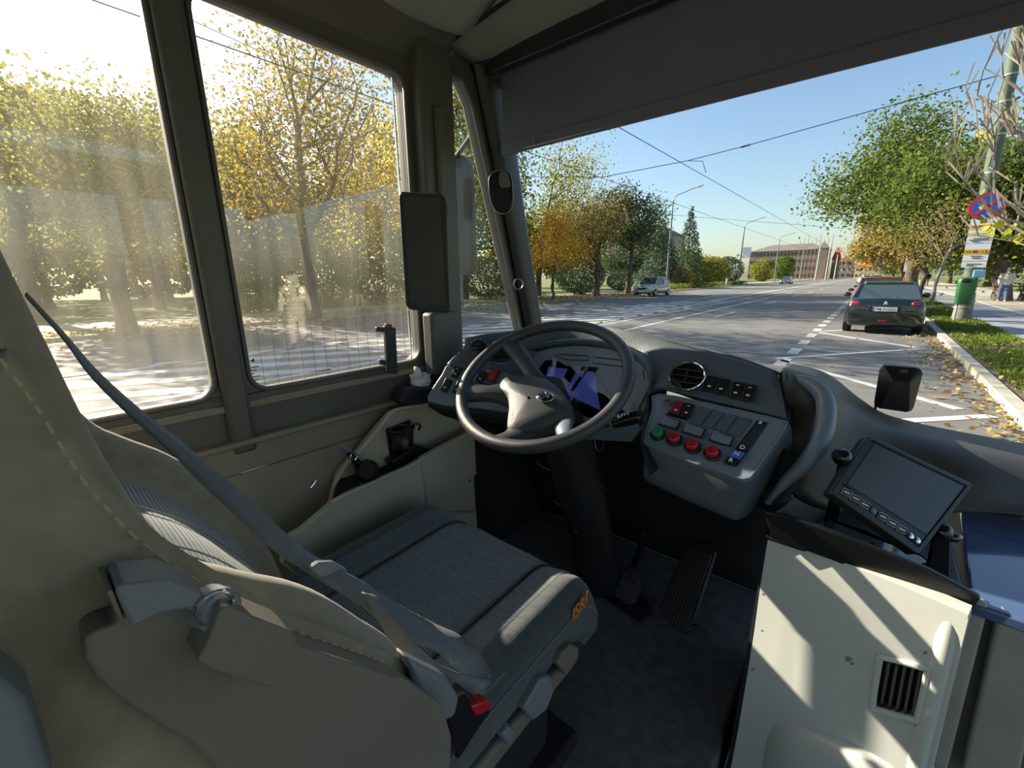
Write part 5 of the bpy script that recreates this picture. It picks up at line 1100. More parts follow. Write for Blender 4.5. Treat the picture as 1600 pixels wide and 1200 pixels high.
def blades(name, x0, x1, y0, y1, z, n, h, label):
    x = rng.uniform(x0, x1, n); y = rng.uniform(y0, y1, n); pat = np.sin(x*5.1+np.sin(y*1.7)*2)+np.sin(y*2.3)+rng.normal(size=n)*.7 > -.5; x = x[pat]; y = y[pat]; n = len(x)
    a = rng.uniform(0, PI, n); hh = h*rng.uniform(.5, 1.3, n); w_ = .006+.004*rng.random(n)
    b = np.stack([x, y, np.full(n, z)], 1); d = np.stack([np.cos(a), np.sin(a), np.zeros(n)], 1)*w_[:, None]*2
    tipp = b+np.stack([rng.normal(size=n)*.03, rng.normal(size=n)*.03, hh], 1)
    v = np.stack([b-d, b+d, tipp], 1).reshape(-1, 3)-np.array([x0, y0, z])
    me = bpy.data.meshes.new(name); me.vertices.add(3*n); me.vertices.foreach_set('co', v.astype(np.float32).ravel()); me.loops.add(3*n); me.loops.foreach_set('vertex_index', np.arange(3*n, dtype=np.int32)); me.polygons.add(n); me.polygons.foreach_set('loop_start', np.arange(0, 3*n, 3, dtype=np.int32)); me.polygons.foreach_set('loop_total', np.full(n, 3, dtype=np.int32)); me.update(calc_edges=True); me.materials.append(LMG)
    o = bpy.data.objects.new(name, me); COL.objects.link(o); o.location = (x0, y0, z); tag(o, label, 'grass', kind='stuff')
LMG = leaf_mat('grass_blades', ['5c7830', '74883a', '4c642a', '8a9044', '687c34'], .4)
blades('grass', 1.62, 2.72, 6, 40, .10, 26000, .09, 'short green grass growing on the right verge between kerb and path')
# ------------------------------------------------------------------ lamps, poles, wires
def lamp(i, y, x=-18.3, h=9.6, px=None):
    b = V((x, y, .1)); r = empty('street_lamp', b, ['grey street lamp with an angled arm, nearest of the row, beyond the silver car', 'street lamp with a white box sign and globe lights on its pole', 'street lamp third from the left, in front of the long building', 'small distant street lamp, last of the row before the concrete poles'][i], 'street lamp', 'street lamps along the left verge')
    MB().tube([b, b+V((0, 0, h*.5)), b+V((.05, 0, h))], [.13, .10, .07], 10).build('pole', M_['pole_metal'], r)
    MB().tube([b+V((.05, 0, h-.05)), b+V((.35, 0, h+.45)), b+V((2.2, .6, h+1.1))], [.05, .045, .04], 8).build('arm', M_['pole_metal'], r)
    MB().ell(b+V((2.5, .7, h+1.18)), (.42, .14, .08), Matrix.Rotation(.25, 3, 'Z') @ Matrix.Rotation(-.25, 3, 'Y'), 12, 6).build('lamp_head', M_['concrete'], r)
    if i == 1:
        MB().bb(x+.15, x+1.45, y-.08, y+.08, 4.6, 6.3).build('box_sign', M_['plate_white'], r, bevel=.03)
        for k, (dx, dz) in enumerate(((-.45, 3.4), (.45, 3.4), (-.5, 5.0))): MB().ell(b+V((dx, 0, dz)), (.26, .26, .26)).build('globe_light', M_['plate_white'], r)
        MB().tube([b+V((-.5, 0, 3.2)), b+V((.45, 0, 3.2))], .03, 6).build('cross_bar', M_['pole_metal'], r)
    return r
for i, y in enumerate((49.2, 82.5, 116.5, 160)): lamp(i, y)
for i, (px, pt, y, lab) in enumerate(((1275, 383, 150, 'left of the tower'), (1290.5, 388, 185, 'in front of the tower'), (1304, 398, 230, 'right of the tower'))):
    p = AY(px, 430, y); b = V((p.x, y, .1)); tz = AY(px+5, pt, y).z; o = MB().tube([b, V((p.x, y, tz))], [.26, .18], 8).build('concrete_pole', M_['concrete']); tag(o, 'pale concrete pole ' + lab, 'pole')
pl_ = MB().tube([(-18.2, 17.2, .1), (-18.1, 17.2, 8.0)], [.08, .06], 8).build('thin_post', M_['pole_metal']); tag(pl_, 'thin grey post seen through the front quarter window beside the exterior mirror', 'post')
bo = MB().tube([(-18.6, 76.5, .1), (-18.6, 76.5, 1.3)], [.2, .2], 10).build('bollard', M_['concrete']); tag(bo, 'short pale bollard in front of the low hedge', 'bollard')
# green utility pole with signs and bin
pr = empty('utility_pole', (2.30, 20.2, .1), 'tall green leaning utility pole at the right with a wide concrete foot', 'pole')
pb0 = V((2.30, 20.2, .1)); pt0 = AY(1600, 10, 20.6)
MB().tube([pb0, pb0+V((0, 0, .9))], [.24, .20], 16).build('foot', mat('old_concrete', '6e7266', rough=.9, var=.15), pr)
MB().tube([pb0+V((0, 0, .85)), pb0.lerp(pt0, .5), pt0, pt0+(pt0-pb0)*.25], [.17, .16, .15, .14], 14).build('shaft', M_['pole_green'], pr)
for k in (.50, .62, .72, .80): p = pb0.lerp(pt0, k); MB().tube([p, p+V((.0, 0, .05))], .175, 14).build('steel_band', M_['concrete'], pr)
for y_, z_ in ((0, .42), (0, .62)): MB().tube([pb0+V((0, 0, z_)), pb0+V((0, 0, z_+.03))], .245, 16).build('steel_band', M_['concrete'], pr)
SY = 19.95
def S_(px, py, y=SY): return AY(px, py, y)
ns_ = empty('no_stopping_sign', S_(1543, 341), 'round blue no-stopping sign with red rim and red cross on the green pole', 'sign')
sc0 = S_(1543, 322); rw_ = .40
MB().lathe(sc0, (0, -1, 0), [(-.02, rw_), (0, rw_)], 40).build('disc', M_['sign_red'], ns_)
MB().lathe(sc0+V((0, -.002, 0)), (0, -1, 0), [(0, rw_*.80), (.003, rw_*.80)], 40).build('blue_field', M_['sign_blue'], ns_)
for a in (PI/4, -PI/4):
    MB().box(sc0+V((0, -.0085, 0)), (rw_*1.7, .004, rw_*.2), Matrix.Rotation(a, 3, 'Y')).build('red_bar', M_['sign_red'], ns_, smooth=0)
ps = empty('sign_panels', S_(1522, 418), 'white and yellow parking notice panels stacked on the green pole', 'sign')
def quadp(a, b, c, d, m, nm, h=0, par=ps):
    return MB().prism([S_(*q, SY-h) for q in (a, b, c, d)], (0, .008, 0)).build(nm, m, par, smooth=0)
def rowq(t0, t1, m, nm, h=0, u0=0, u1=1):
    TL, TR, BLx, BR = (1518, 342), (1560, 340), (1501, 418), (1540, 418)
    def q(u, t): 
        l = (TL[0]+(BLx[0]-TL[0])*t, TL[1]+(BLx[1]-TL[1])*t); r = (TR[0]+(BR[0]-TR[0])*t, TR[1]+(BR[1]-TR[1])*t); return (l[0]+(r[0]-l[0])*u, l[1]+(r[1]-l[1])*u)
    return quadp(q(u0, t0), q(u1, t0), q(u1, t1), q(u0, t1), m, nm, h)
for t0, t1 in ((0, .35), (.36, .505), (.515, 1.0)): rowq(t0, t1, M_['plate_white'], 'panel')
rowq(.13, .225, M_['sign_yellow'], 'yellow_band', .004); rowq(.30, .325, M_['sign_yellow'], 'yellow_band', .004); rowq(.63, .735, M_['sign_yellow'], 'yellow_band', .004); rowq(.86, .875, M_['sign_yellow'], 'yellow_band', .004)
for t, u0, u1 in ((.175, .05, .3), (.68, .05, .28), (.41, .25, .85), (.44, .1, .9), (.47, .2, .5), (.77, .3, .75), (.81, .35, .7), (.93, .2, .8), (.96, .2, .5)): rowq(t-.008, t+.008, M_['sign_text'], 'text_line', .008, u0, u1)
for t in (.175, .68): rowq(t-.025, t+.02, M_['sign_text'], 'pictogram', .008, .34, .52)
for t, py in ((.175, 354), (.68, 394)):
    text_part('\u22643,5', S_(1549 if t < .3 else 1541, py-.5, SY-.012), (0, -1, 0), (0, 0, 1), .13, M_['sign_text'], ps, bold=True)
bn = empty('litter_bin', (2.02, 19.6, .25), 'green rounded litter bin fixed beside the leaning green pole', 'bin')
def N_(px, py, y=19.55): return AY(px, py, y)
cB = N_(1508, 458); xw = abs(N_(1524, 458).x-N_(1492, 458).x)/2; zt = N_(1508, 433).z; zb_ = N_(1508, 476).z
bx_ = []
for z, s_ in ((zb_, .82), (zb_+.03, .86), (zt-.22, 1.0), (zt-.08, 1.0), (zt-.02, .85), (zt, .5)): bx_.append([V((cB.x, 19.55, z))+V((math.copysign(abs(math.cos(t))**.5, math.cos(t))*xw*s_, math.copysign(abs(math.sin(t))**.5, math.sin(t))*.17*s_, 0)) for t in [2*PI*k/32 for k in range(32)]])
b_o = MB().grid(bx_, closed=True); b_o.f.append(tuple(range(32))[::-1]); b_o.f.append(tuple(range(160, 192))); b_o.build('body', M_['bin_green'], bn, smooth=60)
MB().ell(V((cB.x-.04, 19.385, zt-.11)), (xw*.55, .02, .07), None, 20, 8).build('opening', M_['black'], bn)
MB().tube([V((cB.x-.1, 19.66, .12)), V((cB.x-.1, 19.66, zb_+.1))], .03, 8).build('post', M_['concrete'], bn)
MB().bb(cB.x+.08, cB.x+.34, 19.62, 19.74, zt-.02, zt+.22).build('blue_bracket', mat('bracket_blue', '6e95ac', rough=.5), bn, bevel=.02)
sg1 = empty('road_sign', (AY(1376, 430, 95).x, 95, .1), 'small distant blue road sign above the parked cars', 'sign')
q1_ = AY(1376, 412, 95); MB().tube([V((q1_.x, 95, .1)), V((q1_.x, 95, q1_.z+.5))], .05, 8).build('post', M_['pole_metal'], sg1)
MB().bb(q1_.x-.62, q1_.x+.62, 94.88, 94.94, q1_.z-.45, q1_.z+.45).build('panel', M_['sign_blue'], sg1, smooth=0)
sg2 = empty('advertising_panel', (AY(1424, 430, 66).x, 66, .1), 'upright white and red panel on the sidewalk among the distant tree trunks', 'panel')
q2_ = AY(1424, 408, 66); MB().bb(q2_.x-.5, q2_.x+.5, 66, 66.1, q2_.z-1.1, q2_.z+1.1).build('white_face', M_['plate_white'], sg2, smooth=0)
MB().bb(q2_.x+.15, q2_.x+.5, 65.95, 66, q2_.z-1.1, q2_.z+1.1).build('red_stripe', M_['sign_red'], sg2, smooth=0)
MB().tube([V((q2_.x, 66.05, .1)), V((q2_.x, 66.05, q2_.z-1.0))], .07, 8).build('post', M_['pole_metal'], sg2)
# overhead wires
def wire(pts, label, r=.012, group=None):
    P = [V(p) for p in pts]; o = MB().tube(P, r, 5).build('overhead_wire', M_['black']); tag(o, label, 'wire', group)
    return o
w1a = AZ(960, 195, 5.9); w1b = V((w1a.x, 260, 5.9)); wire([V((w1a.x, -10, 5.9)), w1a, V((w1a.x, 60, 5.9)), w1b], 'overhead trolley wire running up the road, the nearer and steeper one', .012)
w2a = AZ(940, 278, 5.9); wire([V((w2a.x, -10, 5.9)), V((w2a.x, 60, 5.9)), V((w2a.x, 260, 5.9))], 'overhead trolley wire running up the road above the left carriageway', .012)
jn = AZ(1075, 251, 6.35); c2_ = AZ(940, 277, 6.0)
e1 = AY(1560, 118, 20.4)
wire([V((-18.3, c2_.y-4, 6.6)), c2_, jn, AZ(1165, 228, 6.6), e1], 'cross wire strung over the road from the left to the green pole', .014)
wire([jn, AZ(1098, 252, 6.2), AZ(1103, 270, 5.93)], 'short hanger wire linking the cross wire to the trolley wire', .012)
ins_ = MB().tube([AZ(1158, 230, 6.6), AZ(1172, 226, 6.62)], .035, 8).build('insulator', M_['bark']); tag(ins_, 'small dark insulator on the cross wire in the sky', 'insulator')
wire([AY(330, 70, 3.0) if False else V((-14, 1.5, 8.2)), V((-17.5, 9.0, 9.2)), V((-20, 14, 9.9))], 'thin wire crossing the bright sky in front of the tall amber tree', .01)
wire([V((-18.3, 49.2, 8.2)), V((-3, 60, 6.4)), V((2.5, 70, 7.2))], 'distant cross wire above the second street lamp', .015)
# ------------------------------------------------------------------ buildings
def building(name, label, c, size, wall, roof, hip, wins, roof_over=.5, yaw=0):
    cx, cy = c; w_, d_, h_ = size; r = empty(name, (cx, cy, 0), label, 'building'); r.rotation_euler.z = yaw
    MB().bb(cx-w_/2, cx+w_/2, cy-d_/2, cy+d_/2, 0, h_).build('walls', M_[wall], r, smooth=0)
    a = w_/2+roof_over; b = d_/2+roof_over; i = min(a, b)*.95; mb = MB(); z = h_
    if w_ > d_: rid = [(cx-a+i, cy, z+hip), (cx+a-i, cy, z+hip)]
    else: rid = [(cx, cy-b+i, z+hip), (cx, cy+b-i, z+hip)]
    mb.add([(cx-a, cy-b, z), (cx+a, cy-b, z), (cx+a, cy+b, z), (cx-a, cy+b, z), rid[0], rid[1]], [(0, 1, 5, 4), (1, 2, 5), (2, 3, 4, 5), (3, 0, 4), (3, 2, 1, 0)] if w_ > d_ else [(0, 1, 4), (1, 2, 5, 4), (2, 3, 5), (3, 0, 4, 5), (3, 2, 1, 0)])
    mb.build('roof', M_[roof], r, smooth=0)
    nr, ncol, ncs = wins
    for j in range(nr):
        z0 = h_*(j+.3)/nr; dz = h_*.42/nr
        for k in range(ncol):
            x = cx-w_/2+w_*(k+.5)/ncol; MB().bb(x-w_*.22/ncol, x+w_*.22/ncol, cy-d_/2-.06, cy-d_/2+.1, z0, z0+dz).build('window', M_['window_dark'], r, smooth=0)
        for k in range(ncs):
            y = cy-d_/2+d_*(k+.5)/ncs; MB().bb(cx+w_/2-.1, cx+w_/2+.06, y-d_*.22/ncs, y+d_*.22/ncs, z0, z0+dz).build('window', M_['window_dark'], r, smooth=0)
    return r
pB = AX(1048, 400, -62)
building('hip_roofed_house', 'grey-brown hip-roofed house above the trees behind the first street lamp', (-64, 150), (22, 14, 15), 'wall_far', 'roof_grey', 4, (4, 7, 4))
pA = AY(1170, 430, 235); pZ = AY(1290, 430, 255)
xa_, xb_ = AY(1168, 430, 244).x, AY(1288, 430, 244).x; hb_z = AY(1230, 388, 244).z
lb_ = building('long_building', 'long multi-storey brick building with a scaffolded end behind the trees', ((xa_+xb_)/2, 252), (xb_-xa_, 16, hb_z-1.0), 'brick_hazed', 'roof_grey', 3.2, (4, 22, 4))
for k in range(9): MB().bb(xb_-11+k*1.5, xb_-10.8+k*1.5, 243, 243.2, 0, hb_z+3+(k % 3)).build('scaffold_pole', M_['concrete'], lb_, smooth=0)
tw = empty('brick_tower', (-30, 262, 0), 'dark brick tower with a steep pointed red roof beside the concrete poles', 'building')
tx_ = AY(1303, 430, 262).x; tw.location.x = tx_
tzr = AY(1303, 386, 258).z; tzw = AY(1303, 405, 258).z; hw_t = (AY(1310, 430, 258).x-AY(1297, 430, 258).x)/2
MB().bb(tx_-hw_t*.85, tx_+hw_t*.85, 258, 266, 0, tzw).build('walls', M_['brick_hazed'], tw, smooth=0)
MB().add([(tx_-hw_t, 257.5, tzw), (tx_+hw_t, 257.5, tzw), (tx_+hw_t, 266.5, tzw), (tx_-hw_t, 266.5, tzw), (tx_-hw_t*.35, 262, tzr), (tx_+hw_t*.35, 262, tzr)], [(0, 1, 5, 4), (1, 2, 5), (2, 3, 4, 5), (3, 0, 4), (3, 2, 1, 0)]).build('pointed_roof', M_['roof_red'], tw, smooth=0)
sx_ = AY(1283, 430, 250).x; sz_ = AY(1283, 389, 250).z
MB().add([(sx_-2, 240, sz_), (sx_+2, 240, sz_), (sx_+2, 244, sz_), (sx_-2, 244, sz_), (sx_, 242, sz_+3)], [(0, 1, 4), (1, 2, 4), (2, 3, 4), (3, 0, 4), (3, 2, 1, 0)]).build('side_turret_roof', M_['roof_grey'], lb_, smooth=0)
MB().bb(sx_-1.8, sx_+1.8, 240.2, 243.8, 0, sz_).build('side_turret', M_['brick_hazed'], lb_, smooth=0)
yx = AY(1352, 430, 240).x
building('yellow_house', 'low yellow house with an orange tiled roof at the end of the road', (yx, 240), (AY(1370, 430, 231).x-AY(1336, 430, 231).x, 18, AY(1350, 416, 231).z), 'wall_yellow', 'roof_orange', 3.6, (2, 5, 5))
for k, (px, y, w_, h_, wl_, rf_) in enumerate(((1317, 300, 7, 9, 'wall_far', 'roof_red'), (1330, 400, 12, 5, 'brick_hazed', 'roof_orange'), (1323, 340, 8, 8, 'brick_hazed', 'roof_grey'))):
    building('distant_house', ['small hazy house right of the red-roofed tower', 'tiny distant house at the vanishing point of the road', 'small grey-roofed house between the red-roofed tower and the vanishing point'][k], (AY(px, 430, y).x, y), (w_, 10, h_), wl_, rf_, 2, (3, 3, 2))
# ------------------------------------------------------------------ cars
def car(name, label, pos, yaw, paint, L=4.3, W=1.75, Ht=1.45, kind='hatch', group=None, z=0):
    r = empty(name, (pos[0], pos[1], z), label, 'car', group); r.rotation_euler.z = yaw; o = V((pos[0], pos[1], z))
    hw_ = W/2; zs = .58*Ht if kind != 'suv' else .6*Ht; zbt = .20 if kind != 'suv' else .26
    hood = {'coupe': .80, 'hatch': .86, 'suv': 1.02}[kind]; tail = {'coupe': .97, 'hatch': .95, 'suv': 1.08}[kind]; belt = {'coupe': .93, 'hatch': .92, 'suv': 1.02}[kind]
    st = [(-L/2, .80, .38, tail-.22), (-L/2+.05, .93, zbt+.06, tail-.08), (-L/2+.25, .985, zbt, tail), (-L/2+.75, 1, zbt, belt+.02), (0, 1, zbt-.02, belt), (L/2-1.25, 1, zbt, belt-.02), (L/2-.9, .99, zbt, hood+.02), (L/2-.35, .95, zbt, hood-.08), (L/2-.06, .84, zbt+.08, hood-.22), (L/2, .70, .36, hood-.34)]
    rows = []
    for y, k, zb, zt_ in st:
        w_ = hw_*k; half = [(0, zb), (w_*.86, zb), (w_*.97, zb+.10), (w_, zb+.28*(zt_-zb)+.06), (w_*.985, zb+.70*(zt_-zb)), (w_*.93, zt_-.05), (w_*.80, zt_), (0, zt_+.025)]
        pts = half+[(-x, zz) for x, zz in half[-2:0:-1]]
        rows.append([o+V((x, y, zz)) for x, zz in pts])
    b = MB().grid(interp_rows(rows, 3), closed=True); nn = len(rows[0]); tot = len(b.v); b.f.append(tuple(range(nn))[::-1]); b.f.append(tuple(range(tot-nn, tot)))
    b.build('body', paint, r, smooth=50)
    # greenhouse
    y0, y1, y2, y3 = {'coupe': (-L/2+.42, -L/2+1.15, .35, 1.15), 'hatch': (-L/2+.25, -L/2+.75, .45, 1.2), 'suv': (-L/2+.12, -L/2+.55, .45, 1.25)}[kind]
    bw = hw_*.92; tw_ = hw_*.70; zb = belt-.03; zr = Ht-.03
    base_ = [(-bw*.93, y0), (bw*.93, y0), (bw, (y0+y3)/2), (bw*.90, y3), (-bw*.90, y3), (-bw, (y0+y3)/2)]; topp = [(-tw_, y1), (tw_, y1), (tw_*1.02, (y1+y2)/2), (tw_*.95, y2), (-tw_*.95, y2), (-tw_*1.02, (y1+y2)/2)]
    g = MB().add([o+V((x, y, zb)) for x, y in base_]+[o+V((x, y, zr)) for x, y in topp], [(0, 1, 7, 6), (1, 2, 8, 7), (2, 3, 9, 8), (3, 4, 10, 9), (4, 5, 11, 10), (5, 0, 6, 11), (6, 7, 8, 9, 10, 11), (5, 4, 3, 2, 1, 0)])
    g.build('windows', M_['car_glass'], r, bevel=.02, smooth=0)
    rf = MB().grid(patch([[o+V((-tw_*.9*s_, y, zr+dz)) for s_ in (1, .5, 0, -.5, -1)] for y, dz in ((y1-.03, -.01), ((y1+y2)/2, .03), (y2+.03, -.01))], 3, 3)); rf.build('roof', paint, r, solid=.03, off=1)
    for s_ in (-1, 1):
        for (a, b_) in (((bw*.93, y0), (tw_, y1)), ((bw*.90, y3), (tw_*.95, y2))): MB().tube([o+V((s_*a[0], a[1], zb)), o+V((s_*b_[0], b_[1], zr))], [.045, .03], 6).build('pillar', paint, r)
        MB().tube([o+V((s_*bw, (y0+y3)/2, zb)), o+V((s_*tw_*1.02, (y1+y2)/2, zr))], .022, 6).build('pillar', M_['black'], r)
        MB().tube([o+V((s_*tw_, y1, zr)), o+V((s_*tw_*1.02, (y1+y2)/2, zr)), o+V((s_*tw_*.95, y2, zr))], .025, 6).build('roof_rail', M_['alloy'] if kind == 'suv' else paint, r)
        m_ = MB().ell(o+V((s_*(hw_+.10), y3-.28, belt+.05)), (.11, .06, .075), None, 12, 8).build('wing_mirror', paint, r)
        for yy in (-L/2+.72, L/2-.82):
            wc = o+V((s_*(hw_-.09), yy, .31)); wl_ = MB().lathe(wc+V((-s_*.10, 0, 0)), (s_, 0, 0), [(0, .29), (.02, .315), (.17, .315), (.195, .29), (.195, .20)], 24).build('wheel', M_['tyre'], r)
            MB().lathe(wc+V((s_*.085, 0, 0)), (s_, 0, 0), [(0, .2), (.012, .19), (.012, .12), (.02, .05)], 20).build('rim', M_['alloy'], wl_)
            MB().lathe(wc+V((-s_*.02, 0, .0)), (s_, 0, 0), [(0, .36), (.102, .36)], 24).build('wheel_arch', M_['black'], r)
    for s_ in (-1, 1):
        MB().ell(o+V((s_*hw_*.76, -L/2+.09, tail-.15)), (.15, .07, .085), Matrix.Rotation(s_*.45, 3, 'Z'), 16, 8, .7).build('tail_light', M_['tail_red'], r)
        MB().ell(o+V((s_*hw_*.70, L/2-.12, hood-.27)), (.20, .10, .075), Matrix.Rotation(-s_*.4, 3, 'Z'), 16, 8, .7).build('headlight', M_['plate_white'], r)
    MB().bb(o.x-.34, o.x+.34, o.y+L/2-.04, o.y+L/2+.015, o.z+hood-.42, o.z+hood-.27).build('grille', M_['black'], r, bevel=.02)
    MB().bb(o.x-.26, o.x+.26, o.y+L/2-.0, o.y+L/2+.03, o.z+.40, o.z+.50).build('number_plate', M_['plate_white'], r, smooth=0)
    MB().bb(o.x-.5, o.x+.5, o.y+L/2-.05, o.y+L/2+.012, o.z+.28, o.z+.38).build('air_intake', M_['black'], r, bevel=.02)
    return r
paint_dark = mat('paint_dark_green', '121c1c', rough=.18, coat=1, var=.03); paint_silver = mat('paint_silver', 'b9bec2', rough=.25, metal=.5, coat=1, var=.02)
paint_red = mat('paint_red', 'b4503c', rough=.25, coat=1, var=.03); paint_white = mat('paint_white_car', 'dcdee0', rough=.3, coat=1, var=.02); paint_grey = mat('paint_grey', '4c545a', rough=.25, coat=1, var=.03)
pc_ = car('parked_coupe', 'dark green parked coupe seen from behind with number plate TM 21SZU', (.27, 15.35+1.92), 0, paint_dark, 3.83, 1.70, 1.37, 'coupe')
oo = V((.27, 17.27, 0)); yr = oo.y-3.83/2
MB().bb(oo.x-.62, oo.x+.62, yr+.04, yr+.10, .40, .52).build('bumper_strip', M_['black'], pc_, bevel=.01)
MB().grid(patch([[oo+V((x, -1.915+.11*(abs(x)/.8)**3+.0, z)) for x in (-.83, -.55, 0, .55, .83)] for z in (.30, .42, .56, .585)], 3, 3)).build('bumper', paint_dark, pc_, solid=.05, off=0)
plq = MB().bb(oo.x-.26, oo.x+.26, yr-.03, yr-.015, .63, .74).build('number_plate', M_['plate_white'], pc_, bevel=.002)
MB().bb(oo.x-.26, oo.x-.222, yr-.034, yr-.028, .632, .738).build('blue_band', M_['plate_blue'], plq, smooth=0)
text_part('TM 21SZU', (oo.x+.02, yr-.0345, .685), (0, -1, 0), (0, 0, 1), .10, M_['sign_text'], plq, bold=True)
MB().bb(oo.x-.33, oo.x+.33, yr-.012, yr+.03, .61, .76).build('plate_recess', M_['black'], pc_, bevel=.01)
e_ = MB(); lz = .855
for a in ([(-.02, .04), (.015, .045), (.03, .02), (.01, .01), (.035, -.005), (.03, -.045), (.015, -.045), (.012, -.01), (-.008, -.012), (-.025, -.045), (-.04, -.045), (-.022, -.005), (-.04, .01), (-.03, .02), (-.01, .015)],): e_.prism([(oo.x+x, yr-.0+.0, lz+z) for x, z in a], (0, -.02, 0))
e_.build('emblem', M_['plate_white'], pc_, smooth=0)  # chrome badge in plain white, its bright reflection put into the colour
MB().bb(oo.x-.09, oo.x+.09, yr-.03, yr-.005, .345, .40).build('fog_light', M_['tail_red'], pc_, bevel=.01)
for s_ in (-1, 1):
    MB().ell(oo+V((s_*.30, -.75, 1.02)), (.15, .08, .16), None, 14, 8, .8).build('head_restraint', M_['seat_plastic'], pc_)
MB().bb(oo.x-.62, oo.x-.38, yr+.0, yr+.01, .64, .655).build('model_lettering', M_['alloy'], pc_, smooth=0); MB().bb(oo.x+.42, oo.x+.60, yr+.0, yr+.01, .64, .655).build('model_lettering', M_['alloy'], pc_, smooth=0)
for k in range(4): MB().bb(oo.x-.45+k*.25, oo.x-.30+k*.25, yr+.28, yr+.31, .985, 1.0).build('vent_slot', M_['alloy'], pc_, smooth=0)
car('parked_hatchback', 'red parked car directly in front of the dark coupe, only its roof showing', (.15, 23.2), 0, paint_red, 4.2, 1.72, 1.50, 'hatch')
car('parked_hatchback', 'dark grey parked car between the red and the white parked cars', (.1, 30.5), 0, paint_grey, 4.2, 1.72, 1.46, 'hatch')
car('parked_hatchback', 'white parked car with its side showing beyond the red one', (AY(1370, 430, 75).x, 75), 0, paint_white, 4.3, 1.75, 1.55, 'hatch')
car('parked_hatchback', 'farthest white parked car at the end of the row', (AY(1353, 430, 105).x, 105), .25, paint_white, 4.3, 1.75, 1.5, 'hatch')
car('silver_suv', 'silver sport utility car driving towards the camera on the left carriageway', (-15.2, 37.5), PI, paint_silver, 4.45, 1.82, 1.60, 'suv')
car('dark_hatchback', 'small dark car approaching far off in the left carriageway', (-13.2, 97), PI, paint_grey, 4.2, 1.75, 1.45, 'hatch')
